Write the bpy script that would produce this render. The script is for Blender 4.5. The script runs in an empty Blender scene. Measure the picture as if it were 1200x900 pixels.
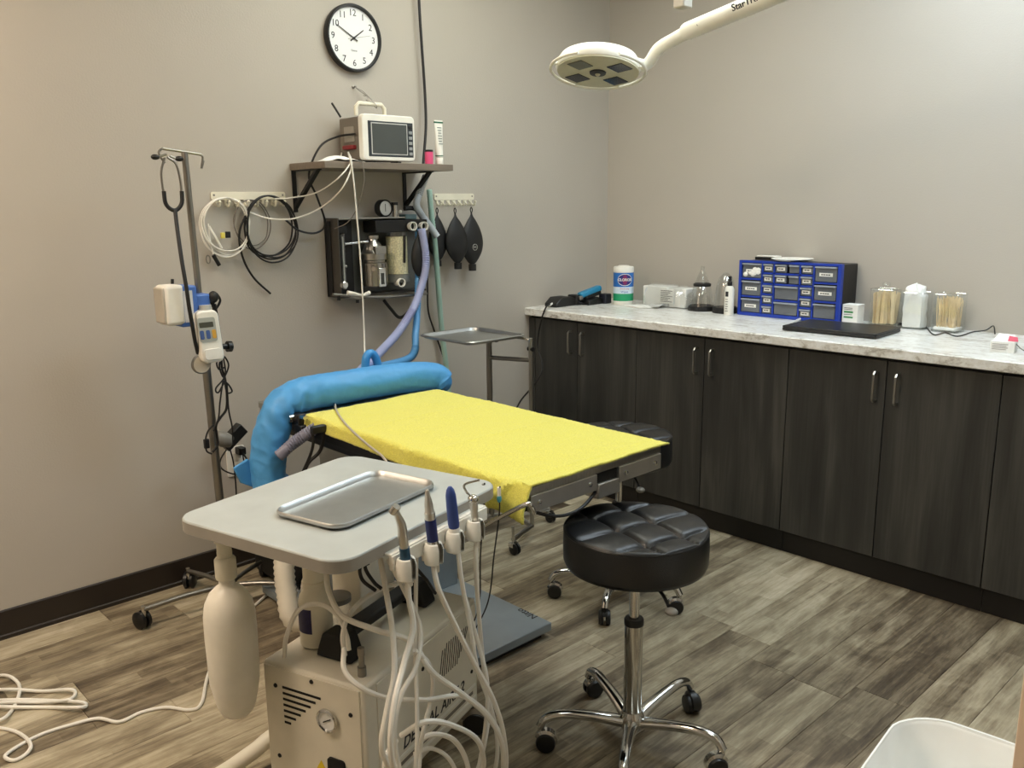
import bpy, math, random
from mathutils import Vector, Matrix, noise
random.seed(7)
C = bpy.context.scene.collection
SC = bpy.context.scene
PI = math.pi
def R(d): return math.radians(d)

# ------------------------------------------------------------------ camera
YAW, PITCH, ROLL, FPX = R(46.661), R(-11.781), R(-0.615), 1011.2
CAM = Vector((3.1747, -3.7368, 1.4365))
c_f = Vector((-math.sin(YAW)*math.cos(PITCH), math.cos(YAW)*math.cos(PITCH), math.sin(PITCH)))
_r0 = Vector((math.cos(YAW), math.sin(YAW), 0)); _u0 = _r0.cross(c_f)
c_r = _r0*math.cos(ROLL) + _u0*math.sin(ROLL); c_u = c_r.cross(c_f)
cd = bpy.data.cameras.new('camera'); co = bpy.data.objects.new('camera', cd); C.objects.link(co)
cd.sensor_fit = 'HORIZONTAL'; cd.sensor_width = 36; cd.lens = FPX/1200*36; cd.clip_start = .05
m = Matrix((c_r, c_u, -c_f)).transposed().to_4x4(); m.translation = CAM
co.matrix_world = m; SC.camera = co
SC.view_settings.view_transform = 'Standard'; SC.view_settings.look = 'None'
SC.view_settings.gamma = 1; SC.view_settings.use_curve_mapping = False
SC.view_settings.exposure = 0.0
w = bpy.data.worlds.new('world'); SC.world = w; w.use_nodes = True
w.node_tree.nodes['Background'].inputs[0].default_value = (.9, .95, 1, 1)
w.node_tree.nodes['Background'].inputs[1].default_value = 0.05
CEIL = 2.75
# ceiling troffers, the last an added fill: centre x, y, size x, size y, watts-like emission, colour
TROFFERS = [(2.1, -.90, .6, 1.2, 15.5, (.84, .98, 1.08)),
            (1.0, -4.1, .6, 1.2, 23.0, (1.20, .97, .74)),
            (.85, -1.45, .6, 1.2, 9.8, (1.0, 1.0, .86)),
            (2.75, -2.4, .6, 1.2, 6.5, (.96, 1.02, .95))]  # added fill panel, brightens the right floor and bin

# ------------------------------------------------------------------ measuring helper (metres on a known plane)
def at(px, py, ax, val):
    d = c_f + c_r*((px-600)/FPX) - c_u*((py-450)/FPX)
    i = 'xyz'.index(ax)
    return CAM + d*((val-CAM[i])/d[i])
def dep(p): return (Vector(p)-CAM).dot(c_f)
def psz(px, p): return px*dep(p)/FPX          # length of px pixels at the distance of p

# ------------------------------------------------------------------ materials
MATS = {}
def srgb(c):
    return tuple(((v/255)/12.92 if v/255 <= .04045 else ((v/255+.055)/1.055)**2.4) for v in c)
def newmat(name):
    m = bpy.data.materials.new(name); m.use_nodes = True
    nt = m.node_tree; nt.nodes.clear()
    o = nt.nodes.new('ShaderNodeOutputMaterial')
    return m, nt, o
def N(nt, t, **k):
    n = nt.nodes.new(t)
    for a, b in k.items(): setattr(n, a, b)
    return n
def mat(name, rgb, rough=.5, metal=0., var=.06, vs=12., bump=0., bs=200., spec=.5, coat=0., sheen=0., trans=0., emit=0., sss=0., aniso=None):
    if name in MATS: return MATS[name]
    m, nt, o = newmat(name)
    p = N(nt, 'ShaderNodeBsdfPrincipled'); nt.links.new(p.outputs[0], o.inputs[0])
    tc = N(nt, 'ShaderNodeTexCoord')
    nz = N(nt, 'ShaderNodeTexNoise'); nz.inputs['Scale'].default_value = vs; nz.inputs['Detail'].default_value = 4
    if aniso:
        mp = N(nt, 'ShaderNodeMapping'); mp.inputs['Scale'].default_value = aniso
        nt.links.new(tc.outputs['Object'], mp.inputs[0]); nt.links.new(mp.outputs[0], nz.inputs['Vector'])
    else: nt.links.new(tc.outputs['Object'], nz.inputs['Vector'])
    cr = N(nt, 'ShaderNodeValToRGB'); b = srgb(rgb)
    cr.color_ramp.elements[0].position = .3; cr.color_ramp.elements[1].position = .7
    cr.color_ramp.elements[0].color = (*[v*(1-var) for v in b], 1)
    cr.color_ramp.elements[1].color = (*[min(1, v*(1+var)) for v in b], 1)
    nt.links.new(nz.outputs[0], cr.inputs[0]); nt.links.new(cr.outputs[0], p.inputs['Base Color'])
    p.inputs['Roughness'].default_value = rough; p.inputs['Metallic'].default_value = metal
    p.inputs['Specular IOR Level'].default_value = spec
    p.inputs['Coat Weight'].default_value = coat; p.inputs['Sheen Weight'].default_value = sheen
    p.inputs['Transmission Weight'].default_value = trans
    if sss: p.inputs['Subsurface Weight'].default_value = sss; p.inputs['Subsurface Radius'].default_value = (.02, .02, .02)
    if emit:
        p.inputs['Emission Color'].default_value = (*b, 1); p.inputs['Emission Strength'].default_value = emit
    if bump:
        n2 = N(nt, 'ShaderNodeTexNoise'); n2.inputs['Scale'].default_value = bs; n2.inputs['Detail'].default_value = 3
        nt.links.new(tc.outputs['Object'], n2.inputs['Vector'])
        bp = N(nt, 'ShaderNodeBump'); bp.inputs['Strength'].default_value = bump; bp.inputs['Distance'].default_value = .002
        nt.links.new(n2.outputs[0], bp.inputs['Height']); nt.links.new(bp.outputs[0], p.inputs['Normal'])
    MATS[name] = m
    return m
def clear(name, tint=(1, 1, 1), fac=.12, rough=.05):
    """thin clear plastic or glass: see-through with a fresnel gloss"""
    if name in MATS: return MATS[name]
    m, nt, o = newmat(name)
    t = N(nt, 'ShaderNodeBsdfTransparent'); t.inputs[0].default_value = (*tint, 1)
    g = N(nt, 'ShaderNodeBsdfGlossy'); g.inputs['Color'].default_value = (.95, .95, .95, 1); g.inputs['Roughness'].default_value = rough
    lw_ = N(nt, 'ShaderNodeLayerWeight'); lw_.inputs['Blend'].default_value = .5
    fr = N(nt, 'ShaderNodeMath', operation='POWER'); fr.inputs[1].default_value = 4.0; nt.links.new(lw_.outputs['Facing'], fr.inputs[0])
    ad = N(nt, 'ShaderNodeMath', operation='MULTIPLY_ADD'); ad.inputs[1].default_value = .45; ad.inputs[2].default_value = fac; ad.use_clamp = True
    mx = N(nt, 'ShaderNodeMixShader')
    nt.links.new(fr.outputs[0], ad.inputs[0]); nt.links.new(ad.outputs[0], mx.inputs[0])
    nt.links.new(t.outputs[0], mx.inputs[1]); nt.links.new(g.outputs[0], mx.inputs[2]); nt.links.new(mx.outputs[0], o.inputs[0])
    MATS[name] = m
    return m
def emis(name, rgb, s):
    m, nt, o = newmat(name)
    e = N(nt, 'ShaderNodeEmission'); e.inputs[0].default_value = (*rgb, 1); e.inputs[1].default_value = s
    nt.links.new(e.outputs[0], o.inputs[0])
    return m
def ramp(nt, stops):
    cr = N(nt, 'ShaderNodeValToRGB')
    e = cr.color_ramp.elements
    while len(e) < len(stops): e.new(.5)
    for k, (p, c) in enumerate(stops):
        e[k].position = p; e[k].color = (*srgb(c), 1)
    return cr
def plank_mat():
    m, nt, o = newmat('weathered_vinyl_plank')
    L = nt.links.new
    p = N(nt, 'ShaderNodeBsdfPrincipled'); L(p.outputs[0], o.inputs[0])
    tc = N(nt, 'ShaderNodeTexCoord'); oi = N(nt, 'ShaderNodeObjectInfo')
    off = N(nt, 'ShaderNodeMath', operation='MULTIPLY'); off.inputs[1].default_value = 57.0
    L(oi.outputs['Random'], off.inputs[0])
    cmb = N(nt, 'ShaderNodeCombineXYZ')
    for k in range(3): L(off.outputs[0], cmb.inputs[k])
    add = N(nt, 'ShaderNodeVectorMath', operation='ADD'); L(tc.outputs['Object'], add.inputs[0]); L(cmb.outputs[0], add.inputs[1])
    def ns(scale, det, dist=0., rough=.6):
        mp = N(nt, 'ShaderNodeMapping'); mp.inputs['Scale'].default_value = scale
        L(add.outputs[0], mp.inputs[0])
        n = N(nt, 'ShaderNodeTexNoise'); n.inputs['Scale'].default_value = 1; n.inputs['Detail'].default_value = det
        n.inputs['Distortion'].default_value = dist; n.inputs['Roughness'].default_value = rough
        L(mp.outputs[0], n.inputs['Vector']); return n
    n1 = ns((15, 1.9, 5), 6, .5, .62)      # broad strips
    n2 = ns((130, 9, 5), 6, .3, .7)    # grain
    n3 = ns((7, 4.5, 5), 5, 1.4, .6)  # blotches, knots
    mixa = N(nt, 'ShaderNodeMix', data_type='FLOAT'); mixa.inputs[0].default_value = .38
    L(n1.outputs[0], mixa.inputs[2]); L(n2.outputs[0], mixa.inputs[3])
    mixb = N(nt, 'ShaderNodeMix', data_type='FLOAT'); mixb.inputs[0].default_value = .26
    L(mixa.outputs[0], mixb.inputs[2]); L(n3.outputs[0], mixb.inputs[3])
    # narrower printed strips inside each plank, broken along their length
    sx = N(nt, 'ShaderNodeSeparateXYZ'); L(add.outputs[0], sx.inputs[0])
    wob = ns((3, 7, 5), 3, .0)
    def strip(wid, ln, seed):
        a = N(nt, 'ShaderNodeMath', operation='MULTIPLY_ADD'); a.inputs[1].default_value = .02; L(wob.outputs[0], a.inputs[0]); L(sx.outputs[0], a.inputs[2])
        q_ = N(nt, 'ShaderNodeMath', operation='DIVIDE'); q_.inputs[1].default_value = wid; L(a.outputs[0], q_.inputs[0])
        fl_x = N(nt, 'ShaderNodeMath', operation='FLOOR'); L(q_.outputs[0], fl_x.inputs[0])
        w1 = N(nt, 'ShaderNodeTexWhiteNoise', noise_dimensions='1D'); L(fl_x.outputs[0], w1.inputs['W'])
        yy = N(nt, 'ShaderNodeMath', operation='MULTIPLY_ADD'); yy.inputs[1].default_value = 1/ln; L(sx.outputs[1], yy.inputs[0])
        w5 = N(nt, 'ShaderNodeMath', operation='MULTIPLY_ADD'); w5.inputs[1].default_value = 9.0; w5.inputs[2].default_value = seed; L(w1.outputs[0], w5.inputs[0]); L(w5.outputs[0], yy.inputs[2])
        fl_y = N(nt, 'ShaderNodeMath', operation='FLOOR'); L(yy.outputs[0], fl_y.inputs[0])
        cb = N(nt, 'ShaderNodeCombineXYZ'); L(fl_x.outputs[0], cb.inputs[0]); L(fl_y.outputs[0], cb.inputs[1])
        w2 = N(nt, 'ShaderNodeTexWhiteNoise', noise_dimensions='2D'); L(cb.outputs[0], w2.inputs['Vector'])
        return w2
    s1_, s2_ = strip(.046, .42, 1.3), strip(.024, .75, 5.1)
    sm_ = N(nt, 'ShaderNodeMix', data_type='FLOAT'); sm_.inputs[0].default_value = .4; L(s1_.outputs[0], sm_.inputs[2]); L(s2_.outputs[0], sm_.inputs[3])
    sd_ = N(nt, 'ShaderNodeMath', operation='MULTIPLY_ADD'); sd_.inputs[1].default_value = .13; sd_.inputs[2].default_value = -.06; L(sm_.outputs[0], sd_.inputs[0])
    mixc = N(nt, 'ShaderNodeMath', operation='ADD'); L(mixb.outputs[0], mixc.inputs[0]); L(sd_.outputs[0], mixc.inputs[1])
    # per-plank shift
    sh = N(nt, 'ShaderNodeMath', operation='MULTIPLY_ADD'); sh.inputs[1].default_value = .17; sh.inputs[2].default_value = -.085
    wn = N(nt, 'ShaderNodeTexWhiteNoise', noise_dimensions='1D'); L(off.outputs[0], wn.inputs['W']); L(wn.outputs[0], sh.inputs[0])
    ad = N(nt, 'ShaderNodeMath', operation='ADD'); L(mixc.outputs[0], ad.inputs[0]); L(sh.outputs[0], ad.inputs[1])
    cr = ramp(nt, [(.29, (60, 51, 40)), (.40, (97, 85, 68)), (.50, (138, 126, 104)), (.60, (173, 162, 138)), (.72, (200, 190, 168))])
    L(ad.outputs[0], cr.inputs[0]); L(cr.outputs[0], p.inputs['Base Color'])
    rr = N(nt, 'ShaderNodeMapRange'); rr.inputs[3].default_value = .42; rr.inputs[4].default_value = .6
    L(n2.outputs[0], rr.inputs[0]); L(rr.outputs[0], p.inputs['Roughness'])
    bp = N(nt, 'ShaderNodeBump'); bp.inputs['Strength'].default_value = .25; bp.inputs['Distance'].default_value = .0015
    L(n2.outputs[0], bp.inputs['Height']); L(bp.outputs[0], p.inputs['Normal'])
    return m
def laminate_mat():
    m, nt, o = newmat('dark_grey_woodgrain_laminate')
    L = nt.links.new
    p = N(nt, 'ShaderNodeBsdfPrincipled'); L(p.outputs[0], o.inputs[0])
    tc = N(nt, 'ShaderNodeTexCoord'); oi = N(nt, 'ShaderNodeObjectInfo')
    off = N(nt, 'ShaderNodeMath', operation='MULTIPLY'); off.inputs[1].default_value = 31.0; L(oi.outputs['Random'], off.inputs[0])
    cmb = N(nt, 'ShaderNodeCombineXYZ'); L(off.outputs[0], cmb.inputs[0]); L(off.outputs[0], cmb.inputs[2])
    add = N(nt, 'ShaderNodeVectorMath', operation='ADD'); L(tc.outputs['Object'], add.inputs[0]); L(cmb.outputs[0], add.inputs[1])
    def ns(scale, det, dist):
        mp = N(nt, 'ShaderNodeMapping'); mp.inputs['Scale'].default_value = scale; L(add.outputs[0], mp.inputs[0])
        n = N(nt, 'ShaderNodeTexNoise'); n.inputs['Scale'].default_value = 1; n.inputs['Detail'].default_value = det; n.inputs['Distortion'].default_value = dist
        L(mp.outputs[0], n.inputs['Vector']); return n
    a = ns((13, 4, 1.3), 4, .5); b = ns((120, 20, 3), 4, .1)
    mx = N(nt, 'ShaderNodeMix', data_type='FLOAT'); mx.inputs[0].default_value = .22
    L(a.outputs[0], mx.inputs[2]); L(b.outputs[0], mx.inputs[3])
    cr = ramp(nt, [(.32, (36, 36, 35)), (.5, (51, 51, 49)), (.68, (73, 72, 68))])
    L(mx.outputs[0], cr.inputs[0]); L(cr.outputs[0], p.inputs['Base Color'])
    p.inputs['Roughness'].default_value = .55
    bp = N(nt, 'ShaderNodeBump'); bp.inputs['Strength'].default_value = .15; bp.inputs['Distance'].default_value = .001
    L(b.outputs[0], bp.inputs['Height']); L(bp.outputs[0], p.inputs['Normal'])
    return m
def counter_mat():
    m, nt, o = newmat('marbled_laminate_worktop')
    L = nt.links.new
    p = N(nt, 'ShaderNodeBsdfPrincipled'); L(p.outputs[0], o.inputs[0])
    tc = N(nt, 'ShaderNodeTexCoord')
    def ns(scale, det, dist, s=1.):
        mp = N(nt, 'ShaderNodeMapping'); mp.inputs['Scale'].default_value = scale; L(tc.outputs['Object'], mp.inputs[0])
        n = N(nt, 'ShaderNodeTexNoise'); n.inputs['Scale'].default_value = s; n.inputs['Detail'].default_value = det; n.inputs['Distortion'].default_value = dist
        n.inputs['Roughness'].default_value = .65
        L(mp.outputs[0], n.inputs['Vector']); return n
    a = ns((9, 22, 22), 6, 1.2); b = ns((60, 60, 60), 4, .4)
    mx = N(nt, 'ShaderNodeMix', data_type='FLOAT'); mx.inputs[0].default_value = .35
    L(a.outputs[0], mx.inputs[2]); L(b.outputs[0], mx.inputs[3])
    cr = ramp(nt, [(.28, (130, 124, 114)), (.40, (190, 186, 178)), (.47, (222, 221, 216)), (.60, (240, 241, 240))])
    L(mx.outputs[0], cr.inputs[0]); L(cr.outputs[0], p.inputs['Base Color'])
    p.inputs['Roughness'].default_value = .28
    return m
def wall_mat():
    m, nt, o = newmat('beige_eggshell_wall')
    L = nt.links.new
    p = N(nt, 'ShaderNodeBsdfPrincipled'); L(p.outputs[0], o.inputs[0])
    tc = N(nt, 'ShaderNodeTexCoord')
    n = N(nt, 'ShaderNodeTexNoise'); n.inputs['Scale'].default_value = 1.7; n.inputs['Detail'].default_value = 3
    L(tc.outputs['Object'], n.inputs['Vector'])
    cr = ramp(nt, [(.3, (180, 174, 164)), (.7, (185, 178, 168))]); L(n.outputs[0], cr.inputs[0]); L(cr.outputs[0], p.inputs['Base Color'])
    p.inputs['Roughness'].default_value = .5
    n2 = N(nt, 'ShaderNodeTexNoise'); n2.inputs['Scale'].default_value = 150; n2.inputs['Detail'].default_value = 4
    L(tc.outputs['Object'], n2.inputs['Vector'])
    bp = N(nt, 'ShaderNodeBump'); bp.inputs['Strength'].default_value = .35; bp.inputs['Distance'].default_value = .002
    L(n2.outputs[0], bp.inputs['Height']); L(bp.outputs[0], p.inputs['Normal'])
    return m

PLANK, LAM, COUNTER, WALL = plank_mat(), laminate_mat(), counter_mat(), wall_mat()
CEILM = mat('ceiling_white', (225, 223, 216), .8)
BASEB = mat('dark_brown_vinyl', (36, 28, 22), .5)
WHITE = mat('white_plastic', (232, 230, 222), .4)
CREAM = mat('cream_enamel', (222, 217, 202), .38)
CARTTOP = mat('cart_laminate', (176, 182, 181), .42)
IVORY = mat('ivory_plastic', (226, 221, 203), .42)
CHROME = mat('chrome', (205, 205, 203), .12, 1.)
STEEL = mat('brushed_steel', (178, 176, 171), .28, 1., var=.1, vs=30, aniso=(1, 12, 1))
STEELD = mat('satin_steel', (150, 147, 141), .36, 1.)
BLACK = mat('black_plastic', (17, 17, 18), .42)
BLACKM = mat('matt_black', (13, 12, 12), .65)
RUBBER = mat('black_rubber', (20, 20, 21), .55)
CABLEW = mat('white_cable', (230, 227, 219), .45)
CABLEB = mat('black_cable', (16, 15, 15), .5)
CABLEG = mat('grey_cable', (110, 103, 95), .5)
LEATHER = mat('black_leatherette', (24, 25, 27), .36, var=.12, vs=60, bump=.25, bs=420)
YELLOW = mat('yellow_terry', (221, 216, 98), .95, var=.14, vs=300, bump=1., bs=420, sheen=.25)
BLUEC = mat('blue_warming_fabric', (74, 150, 212), .5, var=.05, vs=9, bump=.5, bs=55, sss=.0)
BLUEP = mat('blue_plastic', (28, 60, 165), .4)
GREYP = mat('grey_plastic', (120, 118, 112), .5)
PAPER = mat('white_paper', (236, 236, 232), .8)
INK = mat('dark_ink', (28, 28, 34), .6)
GLASS = clear('clear_glass', (.95, .965, .965), .07)
PLASTIC = clear('clear_plastic', (.96, .97, .97), .16, .12)
SCREEN = mat('grey_screen', (74, 78, 77), .25, var=.03)

# ------------------------------------------------------------------ mesh builder
def V(*a): return Vector(a)
def frame(d):
    d = Vector(d).normalized()
    a = Vector((0, 0, 1)) if abs(d.z) < .9 else Vector((1, 0, 0))
    x = a.cross(d).normalized(); return x, d.cross(x), d
def catmull(pts, res=8, closed=False):
    P = [Vector(p) for p in pts]; n = len(P); out = []
    if n < 3 and not closed: return P
    rng = range(n if closed else n-1)
    for i in rng:
        p1, p2 = P[i], P[(i+1) % n]
        p0 = P[i-1] if (i > 0 or closed) else p1*2-p2
        p3 = P[(i+2) % n] if (i+2 < n or closed) else p2*2-p1
        for k in range(res):
            t = k/res
            out.append(.5*((2*p1)+(p2-p0)*t+(2*p0-5*p1+4*p2-p3)*t*t+(3*p1-p0-3*p2+p3)*t**3))
    if not closed: out.append(P[-1])
    return out
class MB:
    def __init__(s, xf=None): s.v = []; s.f = []; s.xf = xf
    def add(s, vs, fs):
        b = len(s.v)
        s.v += [(s.xf @ Vector(v)) if s.xf else Vector(v) for v in vs]
        s.f += [tuple(b+i for i in f) for f in fs]; return s
    def box(s, c, sz, rz=0., rot=None):
        c = Vector(c); h = [x/2 for x in sz]
        M = rot if rot else Matrix.Rotation(rz, 3, 'Z')
        vs = [c + M @ Vector((sx*h[0], sy*h[1], sz_*h[2])) for sx in (-1, 1) for sy in (-1, 1) for sz_ in (-1, 1)]
        return s.add(vs, [(0, 1, 3, 2), (4, 6, 7, 5), (0, 4, 5, 1), (2, 3, 7, 6), (0, 2, 6, 4), (1, 5, 7, 3)])
    def bb(s, a, b):
        a, b = Vector(a), Vector(b); return s.box((a+b)/2, [abs(x) for x in (b-a)])
    def lathe(s, prof, c=(0, 0, 0), axis=(0, 0, 1), n=24, cap=True, a0=0., a1=2*PI):
        x, y, z = frame(axis); c = Vector(c); vs = []; fs = []
        full = abs(a1-a0-2*PI) < 1e-6; nn = n if full else n+1
        for (r, h) in prof:
            for k in range(nn):
                a = a0+(a1-a0)*k/n
                vs.append(c + z*h + (x*math.cos(a)+y*math.sin(a))*max(r, 1e-5))
        for i in range(len(prof)-1):
            for k in range(n):
                k2 = (k+1) % nn
                fs.append((i*nn+k, i*nn+k2, (i+1)*nn+k2, (i+1)*nn+k))
        if cap and full:
            if prof[0][0] > 1e-4: fs.append(tuple(range(nn))[::-1])
            if prof[-1][0] > 1e-4: fs.append(tuple((len(prof)-1)*nn+k for k in range(nn)))
        return s.add(vs, fs)
    def cyl(s, p0, p1, r0, r1=None, n=20):
        p0, p1 = Vector(p0), Vector(p1); d = p1-p0
        return s.lathe([(r0, 0), (r0 if r1 is None else r1, d.length)], p0, d, n)
    def tube(s, pts, r, n=8, res=6, closed=False, smooth=True):
        P = catmull(pts, res, closed) if smooth else [Vector(p) for p in pts]
        m = len(P); rs = r if isinstance(r, (list, tuple)) else None
        vs = []; fs = []; nrm = None
        for i in range(m):
            if closed: t = P[(i+1) % m]-P[i-1]
            else: t = P[min(i+1, m-1)]-P[max(i-1, 0)]
            if t.length < 1e-9: t = Vector((0, 0, 1))
            t.normalize()
            if nrm is None: nrm = frame(t)[0]
            nrm = nrm - t*nrm.dot(t)
            if nrm.length < 1e-6: nrm = frame(t)[0]
            nrm.normalize(); bi = t.cross(nrm)
            if rs:
                q = i/(m-1)*(len(rs)-1); j = min(int(q), len(rs)-2); rad = rs[j]+(rs[j+1]-rs[j])*(q-j)
            else: rad = r
            for k in range(n):
                a = 2*PI*k/n; vs.append(P[i]+(nrm*math.cos(a)+bi*math.sin(a))*rad)
        for i in range(m if closed else m-1):
            for k in range(n):
                i2 = (i+1) % m; k2 = (k+1) % n
                fs.append((i*n+k, i*n+k2, i2*n+k2, i2*n+k))
        if not closed:
            fs.append(tuple(range(n))[::-1]); fs.append(tuple((m-1)*n+k for k in range(n)))
        return s.add(vs, fs)
    def ring(s, c, axis, Rm, r, n=32, m=8, sx=1., a0=0., a1=2*PI):
        x, y, z = frame(axis); c = Vector(c); full = abs(a1-a0-2*PI) < 1e-6
        pts = [c+(x*math.cos(a0+(a1-a0)*k/n)*sx+y*math.sin(a0+(a1-a0)*k/n))*Rm for k in range(n if full else n+1)]
        return s.tube(pts, r, m, closed=full, smooth=False)
    def sph(s, c, r, sc=(1, 1, 1), n=16, m=10):
        c = Vector(c); vs = []; fs = []
        for i in range(m+1):
            th = PI*i/m
            for k in range(n):
                a = 2*PI*k/n
                vs.append(c+Vector((r*sc[0]*math.sin(th)*math.cos(a), r*sc[1]*math.sin(th)*math.sin(a), r*sc[2]*math.cos(th))))
        for i in range(m):
            for k in range(n):
                fs.append((i*n+k, (i+1)*n+k, (i+1)*n+(k+1) % n, i*n+(k+1) % n))
        return s.add(vs, fs)
    def prism(s, poly, o, ex, ey, ez):
        """2D polygon (in ex,ey) from o, extruded along ez (a full vector)"""
        o, ex, ey, ez = map(Vector, (o, ex, ey, ez)); n = len(poly)
        a = [o+ex*p[0]+ey*p[1] for p in poly]; b = [p+ez for p in a]
        fs = [tuple(range(n))[::-1], tuple(range(n, 2*n))]+[(k, (k+1) % n, n+(k+1) % n, n+k) for k in range(n)]
        return s.add(a+b, fs)
    def build(s, name, mt, parent=None, bevel=0., smooth=True, ang=40., solid=0., origin=None, sub=0, seg=2):
        off = Vector((0, 0, 0)); p = parent
        while p: off += p.location; p = p.parent
        if parent is None:
            if origin is None:
                xs = [v.x for v in s.v]; ys = [v.y for v in s.v]; zs = [v.z for v in s.v]
                origin = ((min(xs)+max(xs))/2, (min(ys)+max(ys))/2, min(zs))
            off = Vector(origin)
        me = bpy.data.meshes.new(name); me.from_pydata([v-off for v in s.v], [], s.f); me.update()
        import bmesh
        bm = bmesh.new(); bm.from_mesh(me); bmesh.ops.recalc_face_normals(bm, faces=bm.faces); bm.to_mesh(me); bm.free()
        if smooth:
            me.polygons.foreach_set('use_smooth', [True]*len(me.polygons)); me.set_sharp_from_angle(angle=R(ang))
        me.materials.append(mt)
        ob = bpy.data.objects.new(name, me); C.objects.link(ob)
        if parent: ob.parent = parent
        else: ob.location = off
        if solid:
            md = ob.modifiers.new('s', 'SOLIDIFY'); md.thickness = solid; md.offset = 0
        if bevel:
            md = ob.modifiers.new('b', 'BEVEL'); md.width = bevel; md.segments = seg; md.limit_method = 'ANGLE'; md.angle_limit = R(40)
        if sub:
            md = ob.modifiers.new('u', 'SUBSURF'); md.levels = sub; md.render_levels = sub
        return ob
def tag(o, label=None, cat=None, group=None, kind=None):
    for k, v in (('label', label), ('category', cat), ('group', group), ('kind', kind)):
        if v: o[k] = v
    return o
def thing(name, label, cat, loc, group=None):
    o = bpy.data.objects.new(name, None); C.objects.link(o); o.location = Vector(loc); o.empty_display_size = .05
    return tag(o, label, cat, group)
def dup(root, loc=None, rz=None, label=None):
    r = root.copy(); C.objects.link(r)
    if loc is not None: r.location = Vector(loc)
    if rz is not None: r.rotation_euler = (0, 0, rz)
    if label: r['label'] = label
    for ch in [o for o in C.objects if o.parent == root]:
        c = ch.copy(); C.objects.link(c); c.parent = r
        for g in [o for o in C.objects if o.parent == ch]:
            d = g.copy(); C.objects.link(d); d.parent = c
    return r
def text(s, size, mt, parent, o, ex, ey, name='lettering', align='LEFT', ext=.0006, warp=None, shear=0., font_w=0.):
    cu = bpy.data.curves.new(name, 'FONT'); cu.body = s; cu.size = size; cu.align_x = align; cu.align_y = 'CENTER'
    cu.extrude = ext; cu.shear = shear; cu.offset = font_w; cu.resolution_u = 3
    ob = bpy.data.objects.new(name, cu); C.objects.link(ob)
    me = bpy.data.meshes.new_from_object(ob.evaluated_get(bpy.context.evaluated_depsgraph_get()))
    bpy.data.objects.remove(ob); bpy.data.curves.remove(cu)
    o, ex, ey = Vector(o), Vector(ex).normalized(), Vector(ey).normalized(); ez = ex.cross(ey)
    off = Vector((0, 0, 0)); p = parent
    while p: off += p.location; p = p.parent
    for v in me.vertices:
        v.co = (warp(v.co) if warp else o+ex*v.co.x+ey*v.co.y+ez*v.co.z)-off
    me.materials.clear(); me.materials.append(mt)
    ob = bpy.data.objects.new(name, me); C.objects.link(ob); ob.parent = parent
    return ob
def rrect(w, h, r, n=6):
    out = []
    for cx, cy, a in ((w/2-r, h/2-r, 0), (-w/2+r, h/2-r, 90), (-w/2+r, -h/2+r, 180), (w/2-r, -h/2+r, 270)):
        for k in range(n+1):
            t = R(a+90*k/n); out.append((cx+r*math.cos(t), cy+r*math.sin(t)))
    return out
X, Y, Z = V(1, 0, 0), V(0, 1, 0), V(0, 0, 1)

# ------------------------------------------------------------------ the room
RX, RY = 3.78, -4.8
def struct(name, mb, mt, **k): return tag(mb.build(name, mt, **k), kind='structure')
fl = struct('floor', MB().bb((-.1, RY-.1, -.06), (RX+.1, .1, -.0062)), mat('floor_joint_dark', (40, 35, 30), .8), smooth=False)
PW, PL = .1545, 1.22
shared = {}
joint = {3: -3.064, 12: -1.45, 13: -1.46}
for k in range(int(RX/PW)+1):
    x0, x1 = k*PW, min((k+1)*PW, RX)
    if x1-x0 < .02: continue
    s = joint.get(k, -random.random()*PL)
    while s < 0: s += PL
    y1 = s-PL if s > 1e-3 else 0
    ys = [0]
    y = s-PL
    while y > RY+.05: 
        if ys[-1]-y > .05: ys.append(y)
        y -= PL
    ys.append(RY)
    for a, b in zip(ys[:-1], ys[1:]):
        key = (round(x1-x0, 3), round(a-b, 3))
        if key not in shared:
            hx, hy, e = (x1-x0)/2-.0004, (a-b)/2-.0005, .0012
            vs = [(sx*hx, sy*hy, -.006) for sx in (-1, 1) for sy in (-1, 1)]+[(sx*hx, sy*hy, -e) for sx in (-1, 1) for sy in (-1, 1)]+[(sx*(hx-e), sy*(hy-e), 0) for sx in (-1, 1) for sy in (-1, 1)]
            q = [(0, 2, 3, 1)]
            for u in (0, 4): q += [(u, u+1, u+5, u+4), (u+1, u+3, u+7, u+5), (u+3, u+2, u+6, u+7), (u+2, u, u+4, u+6)]
            q.append((8, 9, 11, 10))
            me = bpy.data.meshes.new('plank'); me.from_pydata(vs, [], q); me.update(); me.materials.append(PLANK); shared[key] = me
        o = bpy.data.objects.new('plank', shared[key]); C.objects.link(o); o.parent = fl
        o.location = Vector(((x0+x1)/2, (a+b)/2, 0))-fl.location
struct('wall_left', MB().bb((-.12, RY-.12, 0), (0, .12, CEIL)), WALL, smooth=False)
struct('wall_back', MB().bb((0, 0, 0), (RX+.12, .12, CEIL)), WALL, smooth=False)
rw = MB(); rw.bb((RX, -2.6, 0), (RX+.12, 0, CEIL)); rw.bb((RX, RY, 0), (RX+.12, -3.55, CEIL)); rw.bb((RX, -3.55, 2.05), (RX+.12, -2.6, CEIL))
struct('wall_right', rw, WALL, smooth=False)
struct('wall_front', MB().bb((0, RY-.12, 0), (RX+.12, RY, CEIL)), WALL, smooth=False)
hall = MB(); hall.bb((RX+1.3, -4.4, 0), (RX+1.42, -1.8, CEIL)); struct('wall_hall', hall, WALL, smooth=False)
struct('ceiling', MB().bb((-.12, RY-.12, CEIL), (RX+1.42, .12, CEIL+.1)), CEILM, smooth=False)
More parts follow.
